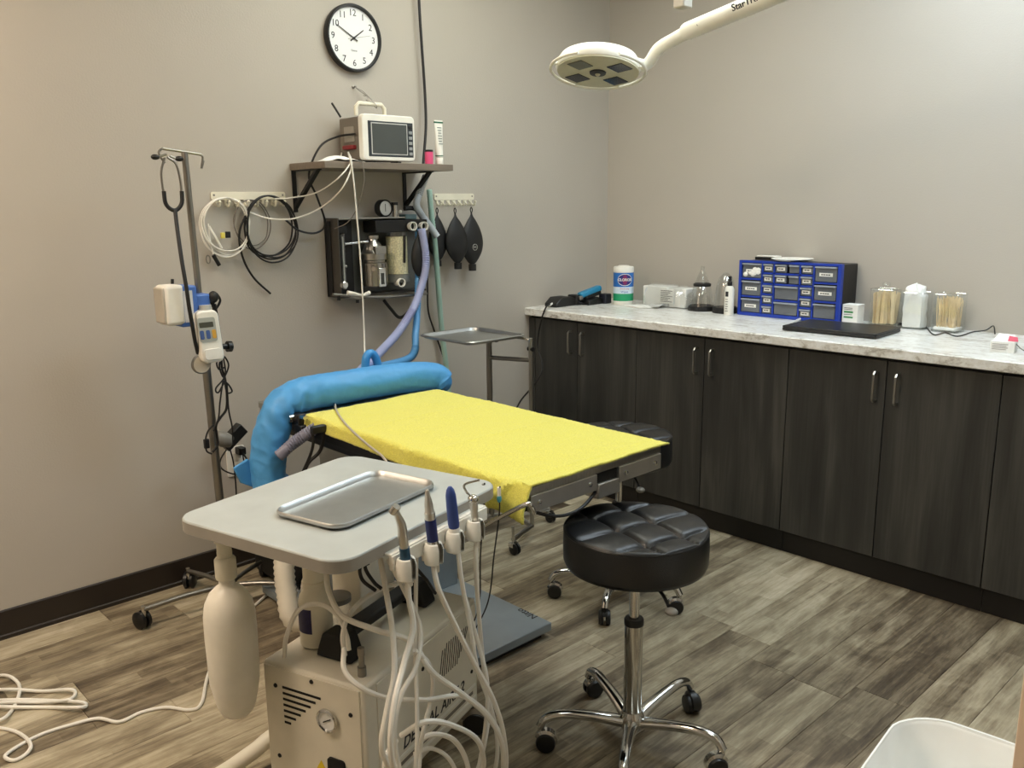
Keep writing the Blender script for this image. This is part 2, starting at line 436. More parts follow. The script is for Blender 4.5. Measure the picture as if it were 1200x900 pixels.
bl = MB().prism([(0, 0), (.012, 0), (.010, .012), (.006, .016), (.006, .098), (.003, .102), (0, .102)], (0, RY, 0), X, Z, Y*(-RY))
struct('baseboard_left', bl, BASEB, smooth=False)
struct('baseboard_front', MB().bb((0, RY, 0), (RX, RY+.006, .1)), BASEB, smooth=False)
struct('baseboard_right', MB().bb((RX-.006, -2.5, 0), (RX, -.6, .1)), BASEB, smooth=False)
# open door leaf whose edge closes the picture on the right
dr = tag(thing('door_1', None, None, (3.3, -2.62, 0)), kind='structure')
MAPLE = mat('pale_maple', (238, 218, 196), .45, var=.08, vs=3, aniso=(14, 14, 1))
MB().bb((2.908, -2.645, .008), (3.765, -2.600, 2.03)).build('door_leaf', MAPLE, dr, bevel=.002)
hm = MB(); hm.cyl((2.965, -2.645, .98), (2.965, -2.700, .98), .011); hm.tube([(2.965, -2.70, .98), (3.0, -2.702, .98), (3.08, -2.70, .978)], .009); hm.lathe([(.027, 0), (.027, .007)], (2.965, -2.645, .98), (0, -1, 0))
hm.build('lever_handle', STEEL, dr)
tr = MB(); tr.bb((RX-.014, -2.6, 0), (RX, -2.53, 2.12)); tr.bb((RX-.014, -3.62, 0), (RX, -3.55, 2.12)); tr.bb((RX-.014, -3.62, 2.05), (RX, -2.53, 2.12))
struct('trim_1', tr, MAPLE, smooth=False)
for i, (x, y, sx, sy, e, col) in enumerate(TROFFERS):
    t = thing('ceiling_light', ['bright cool ceiling light panel beside the back wall', 'warm ceiling light panel near the entrance side of the room', 'dim ceiling light panel above the wall shelf', 'added fill light panel over the right floor and bin'][i], 'ceiling light', (x, y, CEIL), 'recessed ceiling light panels')
    fm = MB()
    for s_ in (-1, 1):
        fm.box((x+s_*(sx/2-.012), y, CEIL-.012), (.025, sy, .024)); fm.box((x, y+s_*(sy/2-.012), CEIL-.012), (sx-.05, .025, .024))
    fm.build('frame', WHITE, t, smooth=False)
    MB().box((x, y, CEIL-.010), (sx-.05, sy-.05, .012)).build('diffuser', emis('light_panel_%d' % i, col, e), t, smooth=False)

# ------------------------------------------------------------------ base cabinets and worktop
YD, CT = -.646, .914
YF = YD+.030            # door faces
doors = [(.045, .338, 1), (.338, .708, -1), (.708, 1.078, 1), (1.078, 1.473, -1), (1.473, 1.865, 1), (1.865, 2.25, -1), (2.25, 2.64, 1), (2.64, 3.03, -1)]
cabl = ['dark grey woodgrain base cabinet nearest the left wall', 'dark grey woodgrain base cabinet below the clear cones and left end of blue organizer',
        'dark grey woodgrain base cabinet below the closed black laptop and jars', 'dark grey woodgrain base cabinet at the right edge of the photo']
units = [(.0, .708), (.708, 1.473), (1.473, 2.25), (2.25, 3.03)]
for i, (a, b) in enumerate(units):
    t = thing('base_cabinet', cabl[i], 'cabinet', ((a+b)/2, -.31, 0), 'base cabinets along the back wall')
    MB().bb((a+.001, YF+.021, .1), (b-.001, -.004, .872)).build('body', mat('cabinet_box', (34, 32, 30), .6), t, smooth=False)
    MB().bb((a+.001, YD+.063, 0), (b-.001, YD+.075, .1)).build('toe_kick', mat('toe_kick_black', (16, 13, 11), .6), t, smooth=False)
    if i == 0: MB().bb((.002, YF, .101), (.043, YF+.019, .862)).build('filler_strip', LAM, t, smooth=False)
    for x0, x1, sd in doors[2*i:2*i+2]:
        d = MB().bb((x0+.0018, YF, .101), (x1-.0018, YF+.019, .862)).build('door', LAM, t, bevel=.001, seg=1)
        hx = (x1-.035) if sd == 1 else (x0+.045)
        h = MB().tube([(hx, YF+.002, .709), (hx, YF-.022, .709), (hx, YF-.029, .716), (hx, YF-.029, .811), (hx, YF-.022, .818), (hx, YF+.002, .818)], .0048, 8, smooth=False)
        h.build('handle', STEEL, d)
wt = MB().prism([(0, 0), (0, .038), (.640, .038), (.646, .034), (.646, .003), (.643, 0)], (.0005, 0, CT-.038), -Y, Z, X*3.05)
tag(wt.build('worktop', COUNTER, smooth=False), 'mottled pale stone-look laminate worktop running along the back wall', 'worktop')

# ------------------------------------------------------------------ surgery table (lift column) with towel and warming blanket
TT = .765
tb = thing('surgery_table', 'stainless steel lift table under a yellow towel with grey column base', 'table', (1.05, -2.09, 0))
x0, x1, y0, y1 = .40, 1.755, -2.355, -1.815
tp = MB().prism(rrect(x1-x0, y1-y0, .012, 3), ((x0+x1)/2, (y0+y1)/2, TT-.022), X, Y, Z*.022)
tp.build('table_top', STEEL, tb, bevel=.003)
fr = MB()
fr.bb((x0+.02, y0+.004, TT-.062), (x1-.01, y0+.012, TT-.022)); fr.bb((x0+.02, y1-.012, TT-.062), (x1-.01, y1-.004, TT-.022))
fr.build('side_rail', mat('dark_side_rail', (30, 31, 35), .4, .6), tb)
MB().bb((x0-.004, y0+.01, TT-.066), (x0+.012, y1-.01, TT-.018)).build('end_channel', STEEL, tb, bevel=.002)
ENDST = mat('end_steel', (196, 194, 190), .42, 1.)
# near end: folded channel in two halves with a latch between
for a, b in ((y0+.012, y0+.255), (y0+.345, y1-.012)):
    e = MB().bb((x1-.014, a, TT-.064), (x1+.006, b, TT-.020)).build('end_channel', ENDST, tb, bevel=.002)
    for yy in (a+.028, b-.028): MB().lathe([(.007, 0), (.006, .003), (.0, .004)], (x1+.006, yy, TT-.042), X, 12).build('screw', CHROME, e)
lt = MB().bb((x1-.045, y0+.262, TT-.092), (x1+.004, y0+.352, TT-.050)); lt.build('latch_box', ENDST, tb, bevel=.004)
MB().bb((x1-.03, y0+.255, TT-.052), (x1-.004, y0+.345, TT-.024)).build('latch_recess', BLACKM, tb)
COLM = mat('blue_grey_column', (136, 146, 152), .38, .3)
colm = MB().bb((.54, -2.25, .05), (.845, -1.825, .42)); colm.build('lower_column', COLM, tb, bevel=.006)
MB().bb((.57, -2.22, .40), (.815, -1.855, TT-.06)).build('upper_column', mat('grey_column_inner', (160, 163, 162), .35, .5), tb, bevel=.004)
MB().bb((.50, -2.32, TT-.10), (1.62, -1.85, TT-.055)).build('under_frame', BLACK, tb, bevel=.004)
bp = MB().prism([(.34, -2.36), (1.305, -2.36), (1.305, -1.80), (.34, -1.80)], (0, 0, .022), X, Y, Z*.03)
pl = bp.build('base_plate', COLM, tb, bevel=.003)
MB().bb((.37, -2.33, 0), (1.285, -1.83, .022)).build('base_skirt', BLACKM, tb)
text('Nitto', .040, INK, pl, (1.245, -1.815, .0525), (-.97, .0, 0), (0, -1, 0), ext=.0004)
# stems with hose barb for cord under the table end
cb = MB().tube([(1.735, -2.33, .70), (1.76, -2.26, .672), (1.765, -2.18, .668), (1.75, -2.10, .69), (1.70, -2.02, .705)], .0045)
cb.build('cord', CABLEB, tb)

# towel
def towel():
    nx, ny = 150, 100; xa, xb = .735, 1.772; ye = y0-.004; yb = y1+.006; rr = .012
    vs = []; fs = []
    for i in range(nx+1):
        u = i/nx; x = xa+(xb-xa)*u
        over = .030+.034*u**1.3 + .018*max(0, (u-.80)/.20)
        tot = (yb-ye)+over
        for j in range(ny+1):
            d = tot*j/ny           # arc length from far edge
            if d < (yb-ye)-rr: y = yb-d; z = TT+.0075
            else:
                k = d-((yb-ye)-rr); arc = rr*PI/2
                if k < arc: a = k/rr; y = ye+rr-rr*math.sin(a)-.003*0; z = TT+.0075-rr+rr*math.cos(a)
                else: y = ye-.010*math.sin((k-arc)*14)*(1+.5*math.sin(x*17)); z = TT+.0075-rr-(k-arc)
            xx = x
            p = V(x*9, y*9, z*5)
            h = noise.noise(V(x*5, y*7, 3))*.0022+noise.noise(V(x*16, y*22, 9))*.0012+noise.noise(V(x*150, y*150, z*150))*.0017
            if z > TT+.005:
                zz = z+h
                # creases across the towel from folding
                for cx, s_ in ((1.02, .0016), (1.36, .0016)): zz += s_*math.exp(-((x-cx+.02*noise.noise(V(y*4, 1, 1)))/.008)**2)
                zz += .0022*math.exp(-((x-1.715)/.005)**2) + .002*math.exp(-((x-xb)/.006)**2)
                # slight lift of the rear edge
                edge = max(0, 1-(y-(-2.0))/1.0)
                z = zz
            else:
                y += h*2.2
                fold = math.exp(-((x-1.70+.9*(TT-z)*.9)/.012)**2)
                y -= .012*fold+.02*max(0, (u-.8)/.2)*min(1, (TT-z)/.05)
            if j in (0,): z -= .003
            # ragged rear and end outline
            xx += .006*noise.noise(V(y*11, 4, z*6))*(1 if i in (0, nx) else 0)
            yy = y+(.005*noise.noise(V(x*9, 8, 0)) if j == 0 else 0)
            vs.append((xx, yy, z))
    for i in range(nx):
        for j in range(ny):
            a = i*(ny+1)+j; fs.append((a, a+1, a+ny+2, a+ny+1))
    return MB().add(vs, fs)
tw = towel().build('terry_towel', YELLOW, solid=.006, origin=(1.25, -2.09, TT))
tag(tw, 'bright yellow terry towel spread over the steel surgery table', 'towel')

# blue warming blanket rolled over the head of the table and hanging over its edge
bk = thing('warming_blanket', 'blue inflatable warming blanket tube lying across the head of the table', 'blanket', (.65, -2.1, TT))
def blanket():
    ctl = [(.690, -1.738, TT-.012), (.682, -1.752, TT+.012), (.668, -1.785, TT+.040), (.655, -1.92, TT+.056), (.652, -2.06, TT+.058), (.650, -2.20, TT+.058), (.648, -2.31, TT+.058), (.645, -2.385, TT+.030), (.64, -2.425, TT-.04), (.635, -2.445, TT-.12), (.635, -2.450, TT-.20), (.64, -2.445, TT-.29)]
    P = catmull(ctl, 26); m = len(P); n = 64; vs = []; fs = []; nrm = X.copy()
    for i in range(m):
        t = (P[min(i+1, m-1)]-P[max(i-1, 0)]).normalized(); nrm = (nrm-t*nrm.dot(t)).normalized(); bi = t.cross(nrm)
        q = i/(m-1)
        rad = .058*min(1, .42+q*5.2)*(1-.10*max(0, (q-.85)/.15))
        bend = math.exp(-((q-.60)/.10)**2)
        for k in range(n):
            a = 2*PI*k/n
            w_ = 1+.05*noise.noise(V(q*9, math.cos(a)*1.3, math.sin(a)*1.3))
            low = min(1, max(0, (q-.45)/.12))
            ca, sa = math.cos(a), math.sin(a)
            r1 = 1-abs(noise.noise(V(q*24+1.1*sa, ca*1.1+q*3, sa*1.1)))*3.2
            r2 = 1-abs(noise.noise(V(q*15-1.6*ca+7, ca*1.6, sa*1.6-q*5)))*3.2
            w_ += (.016+.050*low)*max(-1, r1)*.5+(.024+.020*low)*max(-1, r2)*.5
            w_ += bend*.07*math.sin(q*110+1.8*math.sin(a)+3*noise.noise(V(q*9, ca, sa)))*max(0, math.cos(a+.6))
            w_ += .014*noise.noise(V(q*70, math.cos(a)*3, math.sin(a)*3+5))
            vs.append(P[i]+(nrm*math.cos(a)*1.05+bi*math.sin(a)*.97)*rad*w_)
    for i in range(m-1):
        for k in range(n): fs.append((i*n+k, i*n+(k+1) % n, (i+1)*n+(k+1) % n, (i+1)*n+k))
    fs.append(tuple(range(n))[::-1]); fs.append(tuple((m-1)*n+k for k in range(n)))
    return MB().add(vs, fs)
blanket().build('inflated_tube', BLUEC, bk, ang=60)
e_ = at(318, 562, 'x', .64)
MB().lathe([(.056, 0), (.0565, .012), (.0555, .03)], e_-V(0, 0, .022), Z, 32).build('hem_band', BLUEC, bk)
fa = at(290, 556, 'x', .60)
MB().prism([(-.050, .035), (.0, .055), (.058, .005), (.012, -.045), (-.03, -.02)], fa, Y, Z, X*.012).build('end_flap', BLUEC, bk, bevel=.004)

# ------------------------------------------------------------------ rolling stools
def stool(label):
    t = thing('rolling_stool', label, 'stool', (0, 0, 0), 'black tufted rolling stools')
    H, Rr, th = .625, .186, .098
    s = MB(); vs = []; fs = []; nr, na = 60, 180
    def top(x, y):
        ca, sa = math.cos(R(-13)), math.sin(R(-13)); u = x*ca+y*sa; v = -x*sa+y*ca
        rr = math.hypot(x, y)/Rr
        du = min(abs(u-k*.112) for k in (-1, 0, 1)); dv = min(abs(v-k*.056) for k in (-1, 1))
        seam = .013*math.exp(-du/.0060)+.013*math.exp(-dv/.0060)-.004*min(1, du/.05)*min(1, dv/.05)
        node = math.exp(-math.hypot(du, dv)/.016)*.008
        fade = 1-max(0, (rr-.86)/.14)**2
        return H+.006*(1-rr*rr)-(seam+node)*fade
    vs.append((0, 0, top(0, 0)))
    for i in range(1, nr+1):
        r_ = Rr*(i/nr)**.85*.975
        for k in range(na):
            a = 2*PI*k/na; x, y = r_*math.cos(a), r_*math.sin(a); vs.append((x, y, top(x, y)))
    for k in range(na): fs.append((0, 1+k, 1+(k+1) % na))
    for i in range(nr-1):
        for k in range(na):
            a = 1+i*na+k; b = 1+i*na+(k+1) % na; fs.append((a, a+na, b+na, b))
    base = 1+(nr-1)*na
    for (r_, z) in ((Rr*.99, H-.004), (Rr, H-.014), (Rr*1.005, H-.05), (Rr, H-th+.012), (Rr*.975, H-th)):
        for k in range(na):
            a = 2*PI*k/na; vs.append((r_*math.cos(a), r_*math.sin(a), z))
    for i in range(5):
        for k in range(na):
            a = base+i*na+k; b = base+i*na+(k+1) % na; fs.append((a, a+na, b+na, b))
    last = base+5*na; fs.append(tuple(last+k for k in range(na)))
    st = s.add(vs, fs).build('seat', LEATHER, t, ang=70)
    MB().ring((0, 0, H-.006), Z, Rr*.985, .0032, 72, 6).build('piping', LEATHER, st)
    MB().box((0, 0, H-th-.012), (.15, .15, .022)).build('seat_plate', BLACK, t, bevel=.004)
    lv = MB().tube([(.05, -.02, H-th-.016), (.13, -.06, H-th-.024), (.165, -.078, H-th-.040)], .0045); lv.build('lever', BLACK, t)
    MB().sph((.178, -.084, H-th-.048), .012, (1.4, 1.2, .8)).build('lever_paddle', GREYP, t)
    MB().cyl((0, 0, .30), (0, 0, H-th-.015), .0135).build('gas_rod', CHROME, t)
    MB().lathe([(.026, 0), (.026, .014), (.0235, .018), (.0145, .018)], (0, 0, .352), Z).build('collar', BLACK, t)
    MB().lathe([(.023, 0), (.0245, .005), (.0245, .275)], (0, 0, .082), Z, 28).build('cylinder', CHROME, t)
    MB().lathe([(.018, 0), (.03, .010), (.037, .026), (.031, .048), (.026, .060)], (0, 0, .042), Z, 28).build('hub', CHROME, t)
    for k in range(5):
        a = R(-128.5+72*k); d = V(math.cos(a), math.sin(a), 0); sd = V(-d.y, d.x, 0)
        pts = [(.012, .066, .021, .016), (.07, .082, .018, .0145), (.13, .094, .0155, .0135), (.19, .101, .0145, .0125), (.232, .092, .0135, .012), (.25, .068, .0125, .012)]
        P = catmull([V(p[0], p[1], 0) for p in pts], 5); vs = []; fs = []; n = 12
        for i, p in enumerate(P):
            q = i/(len(P)-1)*(len(pts)-1); j = min(int(q), len(pts)-2); f = q-j
            wd = pts[j][2]*(1-f)+pts[j+1][2]*f; hd = pts[j][3]*(1-f)+pts[j+1][3]*f
            tg = (P[min(i+1, len(P)-1)]-P[max(i-1, 0)]).normalized()
            up = d*(-tg.y)+Z*tg.x
            for k2 in range(n):
                b = 2*PI*k2/n; vs.append(d*p.x+Z*p.y+sd*math.cos(b)*wd+up*math.sin(b)*hd)
        for i in range(len(P)-1):
            for k2 in range(n): fs.append((i*n+k2, i*n+(k2+1) % n, (i+1)*n+(k2+1) % n, (i+1)*n+k2))
        fs.append(tuple(range(n))[::-1]); fs.append(tuple((len(P)-1)*n+k2 for k2 in range(n)))
        MB().add(vs, fs).build('leg', CHROME, t)
        # caster
        sw = R(40+97*k); e = d*.25; w_ = V(math.cos(sw), math.sin(sw), 0); ax = V(-w_.y, w_.x, 0); cc = e+w_*.016+Z*.027
        cs = MB()
        for s_ in (-1, 1): cs.lathe([(.012, 0), (.026, .002), (.027, .010), (.024, .016), (.01, .017)], cc+ax*s_*.004, ax*s_, 22)
        c_ = cs.build('caster', BLACK, t)
        hd = MB().cyl(e+Z*.045, e+Z*.075, .006); hd.lathe([(.020, -.013), (.031, -.009), (.031, .009), (.020, .013)], cc+Z*.004, ax, 22, a0=R(20), a1=R(200))
        hd.build('caster_fork', CHROME if k % 2 == 0 else BLACK, c_)
    return t
s1 = stool('black tufted leatherette stool on chrome star base in the foreground')
s1.location = (1.868, -2.072, 0)
s2 = dup(s1, (1.262, -1.402, 0), R(-4), 'black round stool mostly hidden behind the yellow towel by the cabinets')

# ------------------------------------------------------------------ mayo stand
my = thing('mayo_stand', 'steel instrument stand with flat tray beside the left wall', 'stand', (.62, -1.20, 0))
mz = .90
cx_, cy_ = .443, -1.386
def tray(mb, cx, cy, z, w, l, h, rz=0., r=.03, lip=.008, n=7):
    """shallow tray with sloped sides and a rolled rim"""
    loops = [(w, l, r, 0), (w+h*.9, l+h*.9, r+h*.45, h), (w+h+lip, l+h+lip, r+h*.5+lip/2, h+.002), (w+h+lip*2, l+h+lip*2, r+h*.5+lip, h-.001), (w+h+lip*2, l+h+lip*2, r+h*.5+lip, h-.006)]
    M = Matrix.Rotation(rz, 3, 'Z'); vs = []; fs = []; k = 4*(n+1)
    for (a, b, rr, hh) in loops:
        vs += [V(cx, cy, z+hh)+M @ V(p[0], p[1], 0) for p in rrect(a, b, rr, n)]
    fs.append(tuple(range(k)))
    for i in range(len(loops)-1):
        for j in range(k): fs.append((i*k+j, i*k+(j+1) % k, (i+1)*k+(j+1) % k, (i+1)*k+j))
    return mb.add(vs, fs)
tray(MB(), cx_, cy_, mz-.012, .315, .295, .012, 0).build('tray', mat('tray_satin', (186, 188, 188), .40, 1., var=.05, vs=20), my, solid=.0015)
pb = at(622, 400, 'x', .640); pa = at(573, 405, 'x', .42)
ff = MB().tube([(pb.x-.31, pb.y-.01, mz-.015), (pb.x-.02, pb.y-.01, mz-.015), (pb.x-.003, pb.y-.002, mz-.022), (pb.x, pb.y, mz-.05)], .006, smooth=False); ff.build('tray_frame', STEEL, my)
MB().cyl((pb.x, pb.y, .055), (pb.x, pb.y, mz-.012), .010).build('post', STEEL, my)
MB().cyl((pa.x, pa.y, .06), (pa.x, pa.y, mz-.018), .0125).build('inner_post', STEELD, my)
MB().cyl((pa.x, pa.y, mz-.115), (pb.x, pb.y, mz-.105), .0095).build('crossbar', STEELD, my)
MB().sph((pa.x+.035, pa.y+.01, mz-.03), .016, (1.2, 1.2, 1)).build('knob', BLACK, my)
MB().cyl((pb.x-.014, pb.y, mz-.058), (pb.x+.014, pb.y, mz-.058), .009).build('clamp', BLACK, my)
ca = V(.545, -1.03, 0)
bs = MB().tube([(pa.x, pa.y, .062), (.50, -1.2, .062), (ca.x, ca.y, .062)], .011, smooth=False)
bs.tube([(pb.x, pb.y, .062), (.50, -1.2, .062)], .011, smooth=False); bs.tube([(pa.x, pa.y, .062), (pa.x-.05, pa.y-.18, .062)], .011, smooth=False); bs.tube([(pb.x, pb.y, .062), (pb.x+.06, pb.y-.17, .062)], .011, smooth=False)
bs.build('base', STEEL, my)
for c_ in (ca, V(pa.x-.05, pa.y-.18, 0), V(pb.x+.06, pb.y-.17, 0)):
    k = MB()
    for s_ in (-1, 1): k.lathe([(.010, 0), (.024, .001), (.025, .008), (.018, .012)], c_+V(.01, 0, .025)+Y*s_*.003, Y*s_, 20)
    k_ = k.build('caster', BLACK, my)
    f_ = MB().cyl(c_+Z*.036, c_+Z*.12, .006); f_.bb(c_+V(-.012, -.018, .034), c_+V(.016, .018, .050)); f_.build('caster_fork', CHROME, k_)

# ------------------------------------------------------------------ dental cart
XF = Matrix.Translation((1.54525, -2.7275, 0)) @ Matrix.Rotation(R(14.5), 4, 'Z')
XB = XF @ Matrix.Translation((-.035, .125, 0)) @ Matrix.Rotation(R(5), 4, 'Z')
def atf(px, py, M, ax, val):
    """point on a plane of a turned frame, in that frame's own coordinates"""
    I = M.inverted(); d = (c_f+c_r*((px-600)/FPX)-c_u*((py-450)/FPX)); dl = I.to_3x3() @ d; o = I @ CAM
    i = 'xyz'.index(ax); return o+dl*((val-o[i])/dl[i])
def atw(px, py, u): return XF @ atf(px, py, XF, 'x', u)
cart = thing('dental_cart', 'cream dental air cart with square top and compressor box underneath', 'cart', (1.545, -2.7275, 0))
CZ = .78
ctop = MB(XF).prism(rrect(.49, .56, .055, 8), (0, 0, CZ-.030), X, Y, Z*.030).build('cart_top', CARTTOP, cart, bevel=.003)
MB(XF).prism(rrect(.492, .562, .056, 8), (0, 0, CZ-.0275), X, Y, Z*.024).build('edge_band', mat('cart_edge_shade', (150, 146, 138), .5), ctop)  # edge colour darkened to stand in for shade on the cart's sides
# post between compressor and top
ps = MB(XB); ps.bb((-.135, .00, .40), (-.045, .15, CZ-.03)); ps.build('post', CREAM, cart, bevel=.004)
MB(XF).bb((-.19, -.20, CZ-.055), (.19, .22, CZ-.030)).build('top_bracket', CREAM, cart, bevel=.003)
# compressor housing
bx = MB(XB).bb((-.145, -.25, .085), (.145, .25, .40)).build('compressor_housing', CREAM, cart, bevel=.008)
fp = MB(XB).bb((-.140, -.2535, .112), (.134, -.249, .392)).build('front_panel', CREAM, bx, bevel=.0012)
BLK = mat('slot_black', (12, 11, 10), .8)
p0 = atf(331, 805, XB, 'y', -.2535); p1 = atf(335, 846, XB, 'y', -.2535)
for k in range(7):
    z = p0.z+(p1.z-p0.z)*k/6; L_ = .112-.0155*k
    MB(XB).bb((p0.x, -.2545, z-.0028), (p0.x+L_, -.2530, z+.0028)).build('louver_slot', BLK, bx)
for px, py in ((323, 803), (365, 799), (411, 838), (328, 885)):
    q = atf(px, py, XB, 'y', -.2535)
    MB(XB).lathe([(.0055, 0), (.005, .002), (0, .003)], (q.x, -.2535, q.z), (0, -1, 0), 12).build('screw', BLK, bx)
g = atf(385, 843, XB, 'y', -.2535)
gg = MB(XB).lathe([(.022, 0), (.0285, .004), (.0285, .009), (.0245, .011), (.0230, .006)], (g.x, -.2535, g.z), (0, -1, 0), 32, cap=False).build('pressure_gauge', CHROME, bx)
MB(XB).lathe([(.0230, 0), (.0230, .006)], (g.x, -.2535, g.z), (0, -1, 0), 32).build('dial', mat('gauge_dial', (228, 229, 228), .4), bx)
MB(XB).tube([(g.x-.010, -.2605, g.z-.006), (g.x+.011, -.2605, g.z+.006)], .0014, smooth=False).build('needle', BLK, bx)
q = atf(395, 895, XB, 'y', -.2535); MB(XB).prism(rrect(.048, .038, .008, 3), (q.x, -.2525, q.z-.006), X, Z, -Y*.006).build('power_inlet', BLK, bx)
q = atf(377, 897, XB, 'y', -.2535)
MB(XB).prism([(-.014, -.010), (.014, -.010), (0, .014)], (q.x, -.253, q.z), X, Z, -Y*.0012).build('warning_sticker', mat('warning_yellow', (222, 196, 40), .5), bx)
# side panel: slanted vents, stripes, lettering
sp = MB(XB).bb((.142, -.205, .095), (.1475, .243, .388)).build('side_panel', CREAM, bx, bevel=.0012)
va, vb = atf(518, 795, XB, 'x', .1475), atf(547, 735, XB, 'x', .1475)
for k in range(13):
    y_ = va.y+(vb.y-va.y)*(k/12); zt = vb.z+.004-(.010 if k < 2 else 0); zb = va.z+.002+(.05*max(0, (k-8)/4))
    MB(XB).prism([(-.0016, 0), (.0016, 0), (.0016+.018, zt-zb), (-.0016+.018, zt-zb)], (.1470, y_-.012, zb), Y, Z, X*.0012).build('vent_slot', BLK, sp)
for k, z in enumerate((.153, .118)):
    MB(XB).bb((.1470, -.17, z-.004), (.1482, .235, z+.004)).build('side_stripe', mat('pale_stripe', (236, 233, 224), .4), sp)
MB(XB).bb((.1470, -.15, .1305), (.1480, .22, .1405)).build('side_stripe', mat('grey_stripe', (128, 120, 108), .5), sp)
o_ = XB @ V(.1476, -.115, .180); ex = (XB.to_3x3() @ Y); 
text('DENTAL AIRE 2', .042, INK, sp, o_, ex, Z, shear=.25, font_w=.0006)
for yy, zz in ((-.165, .30), (-.02, .33), (.215, .20), (-.15, .19)):
    MB(XB).lathe([(.0055, 0), (.005, .002), (0, .003)], (.1475, yy, zz), X, 12).build('screw', BLK, sp)
# black carrying handle on the housing
for yy, s_ in ((-.185, 1), (.185, -1)):
    MB(XB).prism([(-.052, 0), (.052, 0), (.040, .035), (.030, .062), (-.030, .062), (-.040, .035)], (.01, yy, .402), X, Z, Y*s_*.055).build('handle_foot', BLACKM, cart, bevel=.006)
MB(XB).bb((-.012, -.15, .438), (.032, .15, .462)).build('handle_bar', BLACKM, cart, bevel=.006)
# air outlet fitting
q = XB @ V(.108, -.205, .40)
fi = MB().cyl(q, q+Z*.022, .010); fi.cyl(q+Z*.022, q+Z*.055, .0065); fi.cyl(q+Z*.05, q+Z*.068, .008); fi.build('air_fitting', STEELD, cart)
# clear water trap beside the handle
q = XB @ V(-.085, -.045, .402)
MB().lathe([(.026, 0), (.033, .006), (.034, .062), (.028, .070)], q, Z, 28).build('water_trap_bowl', PLASTIC, cart)
MB().lathe([(.036, 0), (.036, .012), (.020, .016)], q+Z*.070, Z, 28).build('water_trap_cap', GREYP, cart)
# legs: bent tube base with casters
lg = MB(); a_ = at(262, 905, 'z', .05); b_ = at(330, 868, 'z', .06)
lg.tube([a_+(a_-b_)*.8, a_, (a_+b_)/2+Z*.012, b_+Z*.02, XB @ V(-.10, -.10, .085), XB @ V(.0, .0, .085)], .020, 14)
lg.build('base_leg', CREAM, cart)
ce = a_+(a_-b_)*.8; k = MB()
for s_ in (-1, 1): k.lathe([(.010, 0), (.019, .001), (.020, .008), (.014, .012)], V(ce.x, ce.y, .0205)+V(.7, .7, 0)*s_*.022, V(.7, .7, 0)*s_, 20)
k.build('caster', BLACK, cart)
for u, v in ((.13, .23), (-.11, .23), (.12, -.22)):
    e = XB @ V(u, v, 0); k = MB()
    for s_ in (-1, 1): k.lathe([(.012, 0), (.034, .002), (.036, .010), (.030, .017), (.01, .018)], e+V(.012, .012, .037)+V(.7, -.7, 0)*s_*.004, V(.7, -.7, 0)*s_, 24)
    k_ = k.build('caster', BLACK, cart)
    f_ = MB().cyl(e+Z*.070, e+Z*.106, .009); f_.lathe([(.030, -.018), (.041, -.012), (.041, .012), (.030, .018)], e+V(.012, .012, .040), V(.7, -.7, 0), 20, a0=R(15), a1=R(165)); f_.build('caster_fork', STEELD, k_)
# rail with four holders below the right edge
RU = .262
ra, rb = atf(458, 655, XF, 'x', RU), atf(563, 605, XF, 'x', RU)
rz_ = (ra.z+rb.z)/2; ya, yb = ra.y, rb.y+.02
rl = MB(XF); rl.bb((RU-.006, ya, rz_-.020), (RU+.006, yb, rz_+.012)); rl.bb((RU-.035, ya, rz_+.010), (RU+.002, yb, rz_+.015)); rl.bb((RU-.035, ya, rz_+.012), (RU-.030, yb, CZ-.03))
rl.build('holder_rail', WHITE, cart, bevel=.002)
HP = []
for i, px in enumerate((476, 508, 533, 557)):
    py = 665-(px-476)*.60
    h = atf(px, py, XF, 'x', RU+.022); HP.append(XF @ V(RU+.022, h.y, rz_))
    hb = MB(XF); c0 = V(RU+.022, h.y, rz_-.016)
    prof = [(-.026, .016), (-.026, -.012), (-.018, -.022), (-.010, -.022), (-.010, .0)]
    hb.lathe([(.0125, -.024), (.020, -.022), (.0215, .010), (.0175, .022), (.0125, .022), (.0125, -.024)], c0, Z, 20, cap=False, a0=R(110), a1=R(430))
    hb.box(c0-V(.014, 0, 0), (.016, .026, .036))
    hb.build('handpiece_holder', WHITE, cart, bevel=.0012)
bt = XF @ V(-.14, -.165, 0)
q = XF @ V(-.175, -.205, 0); btl = V(q.x, q.y, 0)
MB().lathe([(.016, 0), (.016, .030), (.021, .034), (.021, .070)], btl+Z*(CZ-.100), Z, 24).build('bottle_mount', IVORY, cart)
# chrome push rail on the far side of the cart
ra_, rb_ = at(566, 617, 'y', -2.43), at(614, 592, 'y', -2.405)
rr_ = MB().tube([XF @ V(.10, .16, CZ-.035), XF @ V(.13, .19, .69), ra_-(rb_-ra_)*.5, ra_, rb_, rb_+V(.012, .012, -.004), rb_+V(.012, .022, -.022)], .006, 10)
rr_.build('push_rail', CHROME, cart)

# water bottle hanging from the cart
wb = thing('water_bottle', 'translucent white water bottle hanging under the cart top corner', 'bottle', btl+Z*.29)
MB().lathe([(.0, 0), (.028, .003), (.036, .012), (.044, .032), (.0555, .09), (.0575, .20), (.0570, .25), (.052, .280), (.041, .302), (.027, .316), (.0175, .322), (.0175, .345)], btl+Z*.290, Z, 40).build('bottle_body', mat('milky_polyethylene', (236, 233, 222), .38, sss=.3), wb, ang=80)
cp = MB().lathe([(.0225, 0), (.0235, .003), (.0235, .044), (.0205, .048), (.0165, .050), (.0165, .062)], btl+Z*.628, Z, 36).build('screw_collar', IVORY, wb)

